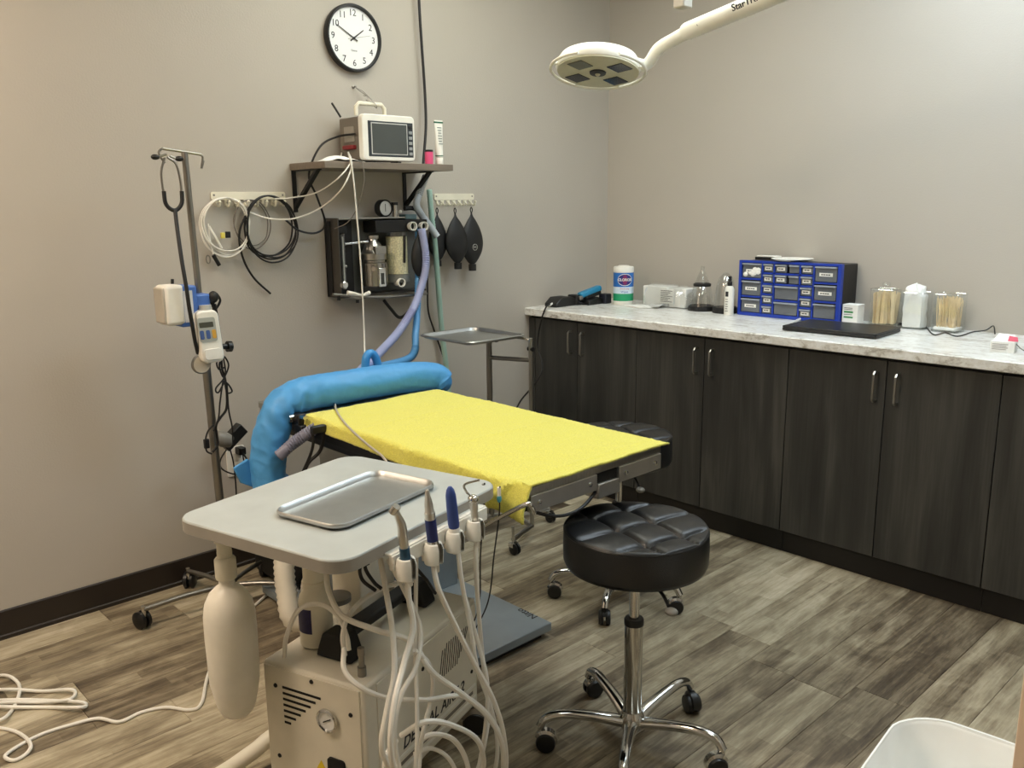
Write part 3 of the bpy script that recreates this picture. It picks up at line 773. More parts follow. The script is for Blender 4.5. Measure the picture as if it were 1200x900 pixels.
# instrument tray on the cart
it = tray(MB(), 0, 0, 0, .184, .324, .011, 0, .030, .0045, 8)
c_ = XF @ V(.036, .006, CZ+.0015)
Mr = Matrix.Rotation(R(14.5), 3, 'Z'); it.v = [c_+Mr @ v for v in it.v]
tag(it.build('instrument_tray', mat('tray_satin', (186, 188, 188), .40, 1., var=.05, vs=20), solid=.0014), 'shallow stainless steel tray lying on the dental cart top', 'tray')

# bottle with a blue label and its cap, standing on the compressor
q = at(372, 752, 'z', .4035)
cb_ = thing('lubricant_bottle', 'cream plastic bottle with dark blue label on the compressor housing', 'bottle', q)
MB().lathe([(.036, 0), (.040, .004), (.040, .105), (.036, .125), (.026, .140), (.024, .150)], q, Z, 32).build('bottle_body', IVORY, cb_)
MB().lathe([(.027, 0), (.027, .008), (.029, .010), (.029, .014), (.025, .016), (.025, .052), (.022, .056)], q+Z*.146, Z, 30).build('bottle_cap', IVORY, cb_)
MB().lathe([(.0406, 0), (.0406, .062)], q+Z*.040, Z, 16, cap=False, a0=R(-50), a1=R(45)).build('bottle_label', mat('navy_label', (34, 32, 78), .45, var=.25, vs=90), cb_)

# ---- handpieces held in the rail, each with its hose
def hose(pts, r=.0055): return MB().tube(pts, r, 8, 7)
def W_(lst, u0): return [atw(p[0], p[1], p[2] if len(p) > 2 else u0) for p in lst]
hz = [W_([(479, 700), (484, 735, .30), (474, 775, .31), (462, 825, .33), (458, 880, .34), (470, 915, .33), (505, 935, .30), (545, 915, .30), (566, 900, .30), (560, 868, .32), (530, 850, .31), (498, 846, .29), (470, 862, .24)], RU+.025),
      W_([(508, 662), (514, 690, .30), (532, 730, .31), (556, 778, .32), (578, 820, .33), (590, 860, .33), (592, 905, .32), (575, 935, .30)], RU+.025),
      W_([(536, 640), (541, 680, .30), (551, 735, .30), (560, 785, .30), (577, 835, .29), (583, 880, .29), (575, 930, .28)], RU+.025),
      W_([(558, 622), (558, 670, .29), (562, 730, .28), (567, 785, .27), (573, 830, .26), (566, 880, .27), (550, 930, .26)], RU+.025)]
labs = ['steel angled dental handpiece with dark teal collar nearest the camera', 'steel and navy dental handpiece second along the white rail',
        'dental scaler with blue rubber sleeve standing in the white rail', 'steel air water syringe at the far end of the white rail']
names = ['high_speed_handpiece', 'low_speed_handpiece', 'ultrasonic_scaler', 'air_water_syringe']
HPS = mat('handpiece_steel', (214, 211, 204), .30, .9)
for i in range(4):
    b = HP[i]; t = thing(names[i], labs[i], 'handpiece', b-Z*.04, 'instruments in the cart rail')
    lean = XF.to_3x3() @ V(.0, -.12, 1)
    lean.normalize()
    if i == 0:
        MB().lathe([(.0085, -.055), (.0085, .0), (.0095, .005)], b, lean, 18).build('hose_sleeve', HPS, t)
        MB().lathe([(.0105, 0), (.0105, .026)], b+lean*.004, lean, 18).build('collar', mat('teal_collar', (28, 72, 98), .4), t)
        top = b+lean*.080
        dv = XF.to_3x3() @ V(-.05, -.42, 1); dv.normalize()
        MB().tube([b+lean*.028, b+lean*.055, top, top+dv*.020, top+dv*.036], [.0090, .0105, .0092, .0072, .0060], 14).build('body', HPS, t)
        hd = top+dv*.040; MB().cyl(hd-V(.006, .002, .008), hd+V(.004, .002, .006), .0085).build('head', CHROME, t)
    elif i == 1:
        MB().lathe([(.0075, -.06), (.0085, -.03), (.0085, .0)], b, lean, 18).build('hose_sleeve', HPS, t)
        MB().lathe([(.012, 0), (.0125, .004), (.0125, .010), (.0115, .014)], b, lean, 20).build('base_ring', CHROME, t)
        MB().lathe([(.0118, 0), (.0118, .050)], b+lean*.012, lean, 20).build('grip', mat('navy_grip', (22, 36, 98), .4), t)
        MB().lathe([(.0112, 0), (.0112, .016), (.0095, .018), (.0088, .034), (.0062, .050), (.0042, .064), (.0030, .066)], b+lean*.061, lean, 20).build('nose_cone', HPS, t)
    elif i == 2:
        MB().lathe([(.010, -.045), (.0125, -.02), (.0125, .012), (.0105, .018)], b, lean, 20).build('base', WHITE, t)
        MB().lathe([(.0110, 0), (.0125, .01), (.0120, .05), (.0112, .076), (.0085, .089), (.004, .096), (0, .097)], b+lean*.015, lean, 22).build('sleeve', mat('blue_rubber', (52, 74, 142), .5), t)
    else:
        MB().lathe([(.0068, -.06), (.0082, -.02), (.0082, .03), (.0095, .034), (.0095, .055)], b, lean, 18).build('body', HPS, t)
        k = b+lean*.058
        MB().sph(k, .0125, (1, 1, .8)).build('button_head', CHROME, t)
        MB().tube([k, k+V(-.012, -.010, .018), k+V(-.020, -.005, .030), k+V(-.002, .022, .038)], .003, 8).build('nozzle', CHROME, t)
    hose([b-lean*.03]+hz[i], .0062 if i in (0, 1) else .0052).build('hose', CABLEW, t)
# loose supply hoses of the cart
loose = [([(382, 668, .02), (386, 695, .06), (402, 722, .12), (440, 738, .20), (482, 752, .24), (505, 786, .28), (540, 812, .31), (570, 838, .32), (588, 870, .33), (590, 915, .31)], .0062, 'coiled_hose'),
         ([(446, 655, .16), (452, 690, .20), (460, 740, .24), (462, 790, .27), (454, 830, .28), (448, 880, .28), (470, 920, .26)], .0062, 'coiled_hose'),
         ([(455, 655, .18), (474, 692, .22), (492, 735, .25), (488, 780, .27), (470, 815, .27), (462, 860, .27), (470, 912, .26)], .0055, 'coiled_hose'),
         ([(333, 770, -.10), (336, 745, -.09), (350, 715, -.05), (375, 708, 0), (396, 722, .05), (406, 745, .09), (409, 762, .10)], .0055, 'air_line'),
         ([(404, 768, .12), (402, 742, .12), (412, 716, .10), (440, 693, .10), (465, 684, .10), (486, 680, .06)], .0055, 'air_line'),
         ([(403, 760, .13), (404, 786, .16), (424, 806, .20), (455, 818, .23), (500, 820, .27), (542, 816, .29), (572, 838, .31), (590, 874, .32), (588, 925, .31)], .0055, 'coiled_hose'),
         ([(486, 762, .26), (504, 780, .27), (507, 810, .27), (500, 840, .27), (494, 868, .27), (490, 915, .27)], .0048, 'coiled_hose'),
         ([(488, 872, .25), (505, 861, .27), (530, 866, .29), (546, 890, .30), (552, 925, .30)], .0060, 'coiled_hose'),
         ([(485, 884, .25), (505, 877, .27), (525, 888, .29), (540, 915, .29)], .0048, 'coiled_hose'),
         ([(465, 868, .25), (452, 886, .26), (450, 915, .26)], .0050, 'coiled_hose'),
         ([(488, 640, .22), (487, 760, .25), (489, 850, .28), (486, 925, .28)], .0046, 'coiled_hose'),
         ([(545, 700, .29), (562, 760, .30), (571, 800, .31), (569, 850, .29), (560, 905, .28)], .0048, 'coiled_hose')]
for pts, r_, nm in loose: hose([atw(*p) for p in pts], r_).build(nm, CABLEW, cart)
hose([atw(448, 647, .14), atw(432, 648, .12), atw(428, 665, .10), atw(438, 682, .12), atw(447, 690, .14)], .0042).build('cable_loop', CABLEB, cart)
hose([atw(432, 660, .10), atw(422, 665, .08), atw(425, 680, .08), atw(440, 692, .12)], .0042).build('cable_loop', CABLEB, cart)
hose([atw(486, 664, .20), atw(500, 680, .22), atw(510, 695, .2)], .004).build('cable_loop', CABLEB, cart)
# two thin leads hanging past the rail
for i, (px, py, colr, lab) in enumerate(((567, 583, WHITE, 'thin black lead with white bead end hanging beside the cart rail'), (585, 587, mat('teal_tip', (70, 160, 180), .4), 'thin black lead with teal tip hanging beside the cart rail'))):
    a = at(px, py, 'y', -2.435+.012*i)
    t = thing('sensor_lead', lab, 'cable', (a.x, a.y, a.z-.2), 'thin leads beside the cart')
    top = at(px+1, py-17, 'y', -2.435+.012*i)
    bt_ = [at(px-4-2*i, 650, 'y', -2.42), at(px-5-8*i, 705, 'y', -2.40), at(553, 735+10*i, 'y', -2.38)]
    hose([top, a+Z*.02, a-Z*.03]+bt_, .0018).build('lead', CABLEB, t)
    MB().sph(a+Z*.006, .0085 if i == 0 else .006, (1, 1, 1.0 if i == 0 else 1.8)).build('end_tip', colr, t)
    MB().cyl(a+Z*.012, a+Z*.034, .0045).build('plug', WHITE if i else GREYP, t)

# ------------------------------------------------------------------ things on the left wall
def wl(px, py, x=0.): return at(px, py, 'x', x)
# clock
cc = V(0, -1.628, 2.107); CR = .132
ck = thing('wall_clock', 'round white wall clock with black rim high on the left wall', 'clock', cc)
MB().lathe([(CR*.97, 0), (CR, .006), (CR, .026), (CR*.975, .032), (CR*.93, .032), (CR*.905, .022), (CR*.90, .012)], cc, X, 64, cap=False).build('rim', BLACK, ck)
MB().lathe([(CR*.92, .010), (CR*.92, .018)], cc, X, 64).build('face', mat('clock_face', (236, 238, 240), .5, var=.01), ck)
for h in range(1, 13):
    a = R(90-30*h); p = cc+V(.0185, math.cos(a)*CR*.735, math.sin(a)*CR*.735)
    text(str(h), .036, INK, ck, p, Y, Z, 'numeral', 'CENTER', .0003)
text('Quartz', .010, INK, ck, cc+V(.0185, 0, -.048), Y, Z, 'lettering', 'CENTER', .0002)
def hand(ang, l, w_, nm, tail=.02, x=.020):
    a = R(90-ang); d = V(0, math.cos(a), math.sin(a)); n_ = V(0, -d.z, d.y)
    MB().prism([(-tail, -w_/2), (l*.92, -w_/3), (l, 0), (l*.92, w_/3), (-tail, w_/2)], cc+V(x, 0, 0), d, n_, X*.0008).build(nm, INK if nm != 'second_hand' else GREYP, ck)
hand(54, .062, .006, 'hour_hand'); hand(299, .092, .0045, 'minute_hand', x=.0212); hand(78, .085, .0014, 'second_hand', .03, .0224)
MB().lathe([(.005, .018), (.005, .025), (0, .026)], cc, X, 14).build('hub', INK, ck)
# hook and wire tether
hk = thing('wire_tether', 'twisted wire tether from a screw hook below the clock to the monitor', 'wire', wl(414, 102))
h0 = wl(414, 102); mh = at(440, 122, 'x', .165)
MB().lathe([(.007, 0), (.007, .004), (.003, .006), (.003, .02)], h0, X, 14).build('screw_hook', STEELD, hk)
MB().tube([h0+X*.016, h0+V(.02, .01, -.012), h0+V(.05, .035, -.04), mh+V(-.02, -.03, .015), mh+V(0, -.005, .004), mh+V(.008, 0, -.012), mh+V(-.006, .004, -.012), mh+V(-.01, -.01, .01)], .0016, 6).build('wire', STEELD, hk)
MB().tube([h0+V(.018, 0, -.004), h0+V(.03, .03, -.02), h0+V(.06, .05, -.055), mh+V(-.03, -.012, .03), mh+V(-.04, -.03, .035)], .0014, 6).build('wire', STEELD, hk)
# shelf with two brackets
SZ = 1.603
sh = thing('wall_shelf', 'grey wooden wall shelf on black brackets carrying the patient monitor', 'shelf', (0, -1.63, SZ))
MB().bb((.001, -1.945, SZ-.026), (.262, -1.318, SZ)).build('board', mat('shelf_board', (118, 107, 95), .5, var=.15, vs=6, aniso=(8, 1, 8)), sh, bevel=.0015)
for yb_ in (-1.930, -1.385):
    br = MB(); w_ = .018
    br.bb((.0005, yb_-w_/2, SZ-.19), (.005, yb_+w_/2, SZ-.026)); br.bb((.0005, yb_-w_/2, SZ-.031), (.20, yb_+w_/2, SZ-.026))
    br.prism([(.004, -.178), (.004, -.162), (.172, -.031), (.192, -.031)], (0, yb_-w_/2, SZ), X, Z, Y*w_)
    br.build('bracket', BLACKM, sh)
# hook rails
def hook_rail(ya, yb, z, n, label):
    t = thing('hook_rail', label, 'hook rail', (0, (ya+yb)/2, z), 'white hook rails on the left wall')
    p = MB().prism(rrect(yb-ya, .030, .008, 4), (.0006, (ya+yb)/2, z), Y, Z, X*.006).build('backplate', IVORY, t, bevel=.001)
    for s_ in (-1, 1): MB().lathe([(.004, 0), (.0035, .0015), (0, .002)], (.0066, (ya+yb)/2+s_*((yb-ya)/2-.012), z+.003), X, 10).build('screw', STEELD, t)
    for k in range(n):
        y = ya+(yb-ya)*(k+.5)/n
        m_ = MB(); m_.bb((.0006, y-.0045, z-.036), (.006, y+.0045, z-.014)); m_.tube([(.005, y, z-.030), (.018, y, z-.038), (.030, y, z-.036), (.034, y, z-.024)], .0042, 8); m_.sph((.034, y, z-.022), .0062)
        m_.build('hook', IVORY, t)
    return t
hook_rail(-2.283, -1.975, 1.478, 8, 'white hook rail holding coiled cables left of the shelf')
hook_rail(-1.222, -.982, 1.472, 7, 'white hook rail holding black breathing bags right of the shelf')
# coiled cables on the left rail
def coil(cy, cz, ry, rz, turns, r, x, seed, tail=None):
    rnd = random.Random(seed); pts = []; st = 14
    for k in range(turns*st+1):
        a = PI/2+2*PI*k/st; w1 = 1+.07*math.sin(k*.43+seed)+.04*rnd.uniform(-1, 1); w2 = 1+.06*math.sin(k*.31+seed*2)
        pts.append(V(x+.010*math.sin(k*.27+seed)+.003*rnd.uniform(-1, 1), cy+ry*w1*math.cos(a)+.006*math.sin(k*.2), cz+rz*w2*math.sin(a)-(rz*(w2-1)) ))
    if tail: pts += tail
    return pts
t = thing('cable_coil', 'coil of white monitor leads hanging from the left hook rail', 'cable', (.03, -2.18, 1.32), 'coiled cables on the left rail')
c0 = wl(266, 265, .026)
MB().tube(coil(c0.y, c0.z, .094, .105, 5, .003, .028, 1), .0026, 6, 4).build('coiled_lead', CABLEW, t)
MB().tube([wl(244, 262, .02), wl(246, 280, .03), wl(250, 298, .03)], .0026, 6).build('lead_tail', CABLEW, t)
MB().cyl(wl(250, 299, .03), wl(257, 311, .03), .0075).build('plug', BLACK, t)
MB().ring(wl(244, 304, .02), X, .015, .0025, 20, 6, sx=.5).build('finger_clip', GREYP, t)
MB().box(wl(261, 276, .034), (.012, .014, .022)).build('yellow_connector', mat('yellow_connector', (214, 200, 90), .5), t, bevel=.002)
MB().box(wl(267, 275, .034), (.012, .018, .024)).build('black_connector', BLACK, t, bevel=.002)
MB().tube([wl(245, 265, .034), wl(254, 280, .036), wl(260, 291, .034)], .0042, 8).build('lead_sleeve', WHITE, t)
t = thing('cable_coil', 'coil of thick black cable hanging from the left hook rail', 'cable', (.03, -2.0, 1.3), 'coiled cables on the left rail')
c1 = wl(319, 266, .028)
MB().tube(coil(c1.y-.01, c1.z-.002, .108, .122, 5, .004, .032, 5), .0034, 7, 4).build('coiled_cable', CABLEB, t)
MB().tube([wl(296, 238, .03), wl(281, 270, .03), wl(284, 300, .025), wl(297, 325, .02), wl(317, 344, .012)], .0042, 7).build('cable_tail', CABLEB, t)
t = thing('cable_coil', 'loose loop of pale tubing between the white and black cable coils', 'cable', (.03, -2.08, 1.3), 'coiled cables on the left rail')
c2 = wl(295, 262, .022)
MB().tube(coil(c2.y, c2.z, .075, .09, 2, .003, .018, 9), .0022, 6, 4).build('tubing', CABLEG, t)

# patient monitor on the shelf
mo = thing('patient_monitor', 'white framed patient monitor with grey screen on the wall shelf', 'monitor', (.11, -1.6, SZ))
ym0, ym1, zm0, zm1, xm = -1.735, -1.478, SZ+.010, 1.792, .205
MB().bb((.030, ym0+.010, zm0+.004), (xm-.018, ym1-.012, zm1-.008)).build('housing', mat('monitor_housing', (120, 113, 103), .5), mo, bevel=.006)
MB().prism(rrect(ym1-ym0, zm1-zm0, .018, 5), (xm-.024, (ym0+ym1)/2, (zm0+zm1)/2), Y, Z, X*.030).build('bezel', WHITE, mo, bevel=.004)
MB().bb((xm+.005, ym0+.026, zm0+.016), (xm+.0072, ym1-.010, zm1-.026)).build('front_plate', mat('monitor_plate', (44, 50, 56), .35), mo, bevel=.001)
MB().bb((xm+.0068, ym0+.040, zm0+.024), (xm+.0085, ym1-.040, zm1-.032)).build('screen_frame', mat('screen_frame', (196, 196, 192), .4), mo)
MB().bb((xm+.0082, ym0+.044, zm0+.028), (xm+.0095, ym1-.044, zm1-.036)).build('screen', SCREEN, mo)
for k in range(6): MB().box((xm+.008, ym1-.024, zm1-.044-.021*k), (.004, .016, .012)).build('button', mat('button_grey', (150, 154, 156), .4) if k else BLACK, mo, bevel=.001)
hy0, hy1 = ym0+.012, ym0+.148
MB().tube([(xm-.05, hy0, zm1-.004), (xm-.05, hy0, zm1+.030), (xm-.05, hy0+.012, zm1+.044), (xm-.05, hy1-.014, zm1+.044), (xm-.05, hy1, zm1+.030), (xm-.05, hy1, zm1-.004)], .0085, 10, smooth=False).build('carry_handle', IVORY, mo)
for yy in (ym0+.07, ym1-.06): MB().box((xm-.05, yy, SZ+.005), (.05, .018, .0105)).build('foot', BLACK, mo)
MB().bb((.070, ym0+.006, zm0+.075), (.140, ym0+.0115, zm0+.135)).build('connector_panel', mat('panel_grey', (158, 152, 142), .5), mo)
MB().bb((.075, ym0-.010, zm0+.045), (.150, ym0+.011, zm0+.062)).build('red_plug', mat('dark_red_plug', (134, 34, 38), .4), mo, bevel=.004)
MB().tube([(.050, ym0+.003, zm0+.035), (.075, ym0-.02, zm0+.01), (.10, ym0-.03, zm0-.0)], .004, 8).build('white_plug', WHITE, mo)
MB().tube([wl(399, 137, .10), wl(389, 121, .05)], .0042, 8, smooth=False).build('antenna', CABLEB, mo)
# monitor cables
hose([at(416, 157, 'y', ym0), at(396, 160, 'y', ym0-.03), at(375, 172, 'x', .12), at(362, 205, 'x', .10), at(372, 232, 'x', .09), at(381, 262, 'x', .06), at(370, 273, 'x', .05), at(350, 270, 'x', .04), at(335, 258, 'x', .03)], .0042).build('black_cable', CABLEB, mo)
for L_, r_ in (([(408, 178), (411, 190), (395, 210), (370, 226), (340, 232), (322, 233)], .0028), ([(408, 178), (412, 195), (400, 222), (375, 244), (345, 256), (315, 256), (288, 247)], .0032)):
    hose([at(p[0], p[1], 'x', .275 if k < 3 else .20-.03*k) for k, p in enumerate(L_)], r_).build('white_lead', CABLEW, mo)
hose([at(408, 178, 'x', .27), at(413, 200, 'x', .285), at(418, 250, 'x', .285), at(424, 330, 'x', .28), at(427, 400, 'x', .28), at(426, 428, 'x', .36), V(.50, -2.02, TT+.008), V(.56, -2.0, TT+.005)], .0032).build('white_lead', CABLEW, mo)
hose([at(424, 188, 'x', .27), at(427, 210, 'x', .28), at(420, 240, 'x', .26), at(408, 260, 'x', .22), at(392, 268, 'x', .15)], .0018).build('grey_lead', CABLEG, mo)
# things on the shelf
q = at(403, 189, 'x', .17); pw = MB(); vs = []; n_ = 18
for i in range(n_+1):
    for j in range(10):
        u, v = i/n_, j/9
        y_ = -1.925+.19*u; x_ = .13+.10*v
        vs.append((x_, y_, SZ+.001+.028*max(0, math.sin(PI*u))**1.3*math.sin(PI*(.15+.7*v))*(.75+.5*noise.noise(V(u*5, v*4, 1)))))
fs = [(i*10+j, i*10+j+1, (i+1)*10+j+1, (i+1)*10+j) for i in range(n_) for j in range(9)]
tag(pw.add(vs, fs).build('paper_wipe', PAPER, solid=.001), 'crumpled white paper wipe on the shelf left of the monitor', 'paper')
def px_on(px, py, x): return at(px, py, 'x', x)
q = V(.235, at(503, 193, 'x', .235).y, SZ)
t = thing('wrap_roll', 'pink roll with black band standing on the shelf', 'roll', q)
MB().lathe([(.017, 0), (.0175, .002), (.0175, .052)], q, Z, 24).build('pink_body', mat('hot_pink', (232, 88, 138), .5), t)
MB().lathe([(.0178, 0), (.0178, .008), (.010, .009)], q+Z*.050, Z, 24).build('black_band', BLACK, t)
q = V(.235, at(515, 193, 'x', .235).y, SZ)
t = thing('gel_tube', 'white squeeze tube with green bands standing on its cap', 'tube', q)
MB().lathe([(.0155, 0), (.0165, .002), (.0165, .026), (.015, .028)], q, Z, 24).build('cap', WHITE, t)
vs = []; n_ = 24
for i in range(13):
    u = i/12; z = .030+.150*u
    for k in range(n_):
        a = 2*PI*k/n_; vs.append(q+V(.0165*(1-u)*math.sin(a)+.0012*u*math.sin(a), (.0165+.006*u)*math.cos(a), z))
fs = [(i*n_+k, i*n_+(k+1) % n_, (i+1)*n_+(k+1) % n_, (i+1)*n_+k) for i in range(12) for k in range(n_)]+[tuple(range(n_))[::-1], tuple(12*n_+k for k in range(n_))]
tbm = MB().add(vs, fs).build('tube_body', WHITE, t)
GREEN = mat('bottle_green', (28, 96, 70), .5)
MB().bb(q+V(-.003, -.0222, .168), q+V(.003, .0222, .174)).build('crimp_band', GREEN, tbm)
MB().lathe([(.0169, 0), (.0169, .004)], q+Z*.033, Z, 24).build('base_band', GREEN, tbm)
for k in range(7):
    zz = .148-.011*k; hw = .011-.0015*(k % 3)
    MB().bb(q+V(.0165*(1-(zz-.03)/.15)+.0008, -hw, zz), q+V(.0165*(1-(zz-.03)/.15)+.0022, hw, zz+.003)).build('print_line', mat('print_grey', (120, 130, 126), .6), tbm)
# cord hanging from the ceiling to behind the monitor
t = thing('drop_cable', 'thick black cord dropping from the ceiling behind the pink roll', 'cord', (.03, -1.27, SZ))
c_ = [V(.03, wl(491, 0, .03).y-.01, CEIL), wl(491, 0, .03), wl(494, 50, .03), wl(498, 110, .03), wl(499, 150, .04), wl(496, 192, .06)]
hose(c_, .0062).build('cord', CABLEB, t)
MB().lathe([(.010, 0), (.010, -.02), (.007, -.03)], (.03, c_[0].y, CEIL), Z, 16).build('ceiling_grommet', BLACK, t)
# wall outlet with plugs
oc = wl(276, 540)
t = thing('wall_outlet', 'white duplex wall outlet plate with plugs behind the drip stand', 'outlet', oc)
MB().prism(rrect(.076, .120, .006, 3), oc, Y, Z, X*.006).build('cover_plate', WHITE, t, bevel=.001)
for dz in (-.020, .020): MB().prism(rrect(.034, .028, .008, 4), oc+V(.005, 0, dz), Y, Z, X*.004).build('socket', WHITE, t)
t = thing('power_adapter', 'black power adapter brick plugged in at the wall outlet', 'adapter', wl(274, 515, .06))
MB().box(wl(273, 512, .07), (.040, .105, .048), rot=Matrix.Rotation(R(38), 3, 'X')).build('brick', BLACK, t, bevel=.004)
hose([wl(283, 526, .05), wl(286, 545, .05), wl(280, 556, .05), wl(262, 551, .05), wl(258, 540, .05), wl(270, 520, .05)], .003).build('cord', CABLEB, t)
t = thing('power_plug', 'small black plug in the lower socket of the wall outlet', 'plug', wl(282, 528, .03))
MB().box(wl(282, 528, .025), (.040, .030, .030)).build('plug_body', BLACK, t, bevel=.004)
hose([wl(284, 530, .04), wl(292, 542, .06), wl(302, 556, .08), wl(312, 590, .08), wl(315, 640, .06)], .0035).build('cord', CABLEB, t)
hose([wl(269, 524, .04), wl(274, 545, .05), wl(277, 580, .05), wl(279, 640, .05)], .003).build('cord', CABLEB, t)

# ------------------------------------------------------------------ wall anaesthesia machine
AX = .105
am = thing('anesthesia_machine', 'dark wall mounted anesthesia machine with vaporizer and granule canister', 'medical machine', (0, -1.57, 1.06))
DARK = mat('machine_grey_brown', (62, 58, 53), .45); PANEL = mat('machine_panel', (104, 106, 104), .4, .3)
a0_, a1_, az0, az1 = -1.803, -1.340, 1.062, 1.388
MB().bb((.001, a0_, az0), (.020, a1_, az1)).build('back_panel', PANEL, am)
MB().bb((.001, a0_, az0), (AX, a0_+.006, az1)).build('side_panel', DARK, am, bevel=.001)
MB().bb((.001, a0_+.006, az1-.006), (AX, a1_-.10, az1)).build('top_panel', mat('machine_top', (170, 168, 160), .4, .3), am, bevel=.001)
MB().bb((.001, a0_+.006, az0), (AX, a1_-.02, az0+.008)).build('bottom_panel', DARK, am, bevel=.001)
def wy(px, x): return at(px, 300, 'x', x).y
def wz(py, x, px=440): return at(px, py, 'x', x).z
fx = .075
f0, f1 = wl(390, 265, fx), wl(410, 337, fx)
MB().bb((.020, f0.y-.003, az0+.012), (.052, f0.y+.105, az1-.012)).build('flowmeter_plate', BLACKM, am, bevel=.002)
for k in range(2):
    yy = wy(398+6*k, fx)
    MB().cyl((fx-.010, yy, wz(336, fx)), (fx-.010, yy, wz(272, fx)), .009).build('flow_tube', clear('flow_tube', (.86, .90, .92), .22), am)
    MB().cyl((fx-.010, yy, wz(334, fx)), (fx-.010, yy, wz(276, fx)), .003).build('flow_scale', WHITE, am)
q = wl(397, 268, fx); MB().box((fx-.015, q.y+.012, wz(268, fx)), (.034, .050, .030)).build('flowmeter_cap', BLACK, am, bevel=.003)
q = wl(402, 334, fx+.03); MB().lathe([(.011, -.03), (.011, 0), (.0155, .002), (.0155, .016), (.012, .019)], q, X, 20).build('flow_knob', CHROME, am)
q = wl(405, 312, .06); MB().sph(q, .008).build('small_knob', CHROME, am)
MB().tube([wl(404, 286, .07), wl(422, 284, .075), wl(436, 283, .085)], .006, 10).build('gas_pipe', CHROME, am)
MB().tube([wl(405, 296, .05), wl(403, 306, .05), wl(405, 312, .06)], .003, 8).build('gas_line', BLACK, am)
# vaporizer: polished lathe-turned body
vq = wl(439, 335, .085); vb_ = V(.085, vq.y, wz(335, .085)); sc = psz(1, vb_)
prof = [(13, 0), (14.5, 1), (14.5, 27), (13, 28), (13, 30), (15, 31), (15, 38), (13, 40), (11, 44), (9, 49), (6, 52), (5.5, 54), (7, 55), (7, 58.5), (5, 60)]
vp = MB().lathe([(r*sc, h*sc) for r, h in prof], vb_, Z, 36).build('vaporizer', STEEL, am)
for k in range(7):
    a = R(-70+26*k); MB().box(vb_+V(math.sin(a)*0+math.cos(a)*15*sc, math.sin(a)*15*sc, 14*sc), (.006, .006, 25*sc), a).build('cooling_rib', STEELD, vp)
q = wl(445, 293, .13); MB().box(q, (.020, 15*sc, 9*sc)).build('filling_block', STEEL, vp, bevel=.002)
q = wl(447, 325, .135); MB().box(q, (.018, 10*sc, 22*sc)).build('sight_glass_frame', CHROME, vp, bevel=.003)
MB().box(q+V(.008, 0, -.005), (.006, 4*sc, 13*sc)).build('sight_glass', mat('dark_sight_glass', (52, 54, 52), .15), vp)
MB().cyl(wl(438, 315, .15), wl(438, 315, .165), .010).build('fill_cap', CHROME, vp)
# absorber head, manometer, pop-off valve
b0, b1 = wl(440, 258, .125), wl(501, 272, .125)
MB().bb((.030, b0.y, wz(271.5, .1, 470)), (.125, b1.y, wz(257.5, .1, 470))).build('absorber_head', BLACK, am, bevel=.003)
for px in (481, 494):
    q = wl(px, 265, .128)
    MB().lathe([(.016, -.02), (.016, .006), (.019, .008), (.019, .024), (.0155, .024), (.0155, .002)], q, X, 24, cap=False).build('hose_port', WHITE, am)
    MB().lathe([(.0155, 0), (.0155, .004)], q, X, 24).build('port_bore', BLACK, am)
g = wl(451, 244, .09); MB().lathe([(.033, -.03), (.036, -.026), (.036, .006), (.032, .010), (.030, .006)], g, X, 32, cap=False).build('manometer_case', BLACK, am)
MB().lathe([(.0325, -.026), (.031, .003)], g, X, 32).build('manometer_dial', mat('dial_grey', (206, 204, 198), .4), am)
MB().tube([g+V(.0045, 0, .018), g+V(.0045, 0, -.014)], .0012, 6, smooth=False).build('manometer_needle', BLK, am)
q = wl(463, 256, .09); MB().cyl(q, q+Z*.058, .011).build('pop_off_valve', CHROME, am); MB().lathe([(.015, 0), (.015, .012)], q+Z*.056, Z, 18).build('pop_off_cap', BLACK, am)
MB().sph(wl(469, 248, .10), .008).build('valve_knob', WHITE, am)
MB().box(wl(478, 254, .085), (.05, .06, .022)).build('valve_block', mat('teal_grey_block', (86, 112, 116), .35), am, bevel=.003)
MB().tube([wl(474, 244, .08), wl(483, 244, .08), wl(490, 246, .08)], .010, 10).build('fresh_gas_elbow', BLACK, am)
# canister of granules
cq = wl(466, 322, .085); cb2 = V(.085, cq.y, wz(321, .085, 466)); cr_ = psz(13, cb2); chh = wz(272, .085, 466)-cb2.z
MB().lathe([(cr_, 0), (cr_, chh)], cb2, Z, 32, cap=False).build('canister_wall', clear('canister_clear', (.95, .96, .94), .12), am)
MB().lathe([(cr_*.95, .002), (cr_*.95, chh*.90)], cb2, Z, 32).build('granules', mat('soda_lime_granules', (222, 214, 180), .9, var=.28, vs=150, bump=1., bs=220), am)
MB().lathe([(cr_*1.1, 0), (cr_*1.1, -.032), (cr_*.8, -.036)], cb2, Z, 32).build('canister_base', mat('canister_base_grey', (128, 130, 126), .35, .4), am)
MB().cyl(wl(474, 308, .135), wl(474, 276, .135), .0055).build('canister_rod', BLACK, am)
q = wl(468, 331, .125); MB().lathe([(.016, -.02), (.016, .004), (.019, .006), (.019, .020), (.0155, .020), (.0155, .002)], q, X, 24, cap=False).build('lower_port', WHITE, am)
MB().lathe([(.0155, 0), (.0155, .004)], q, X, 24).build('port_bore', BLACK, am)
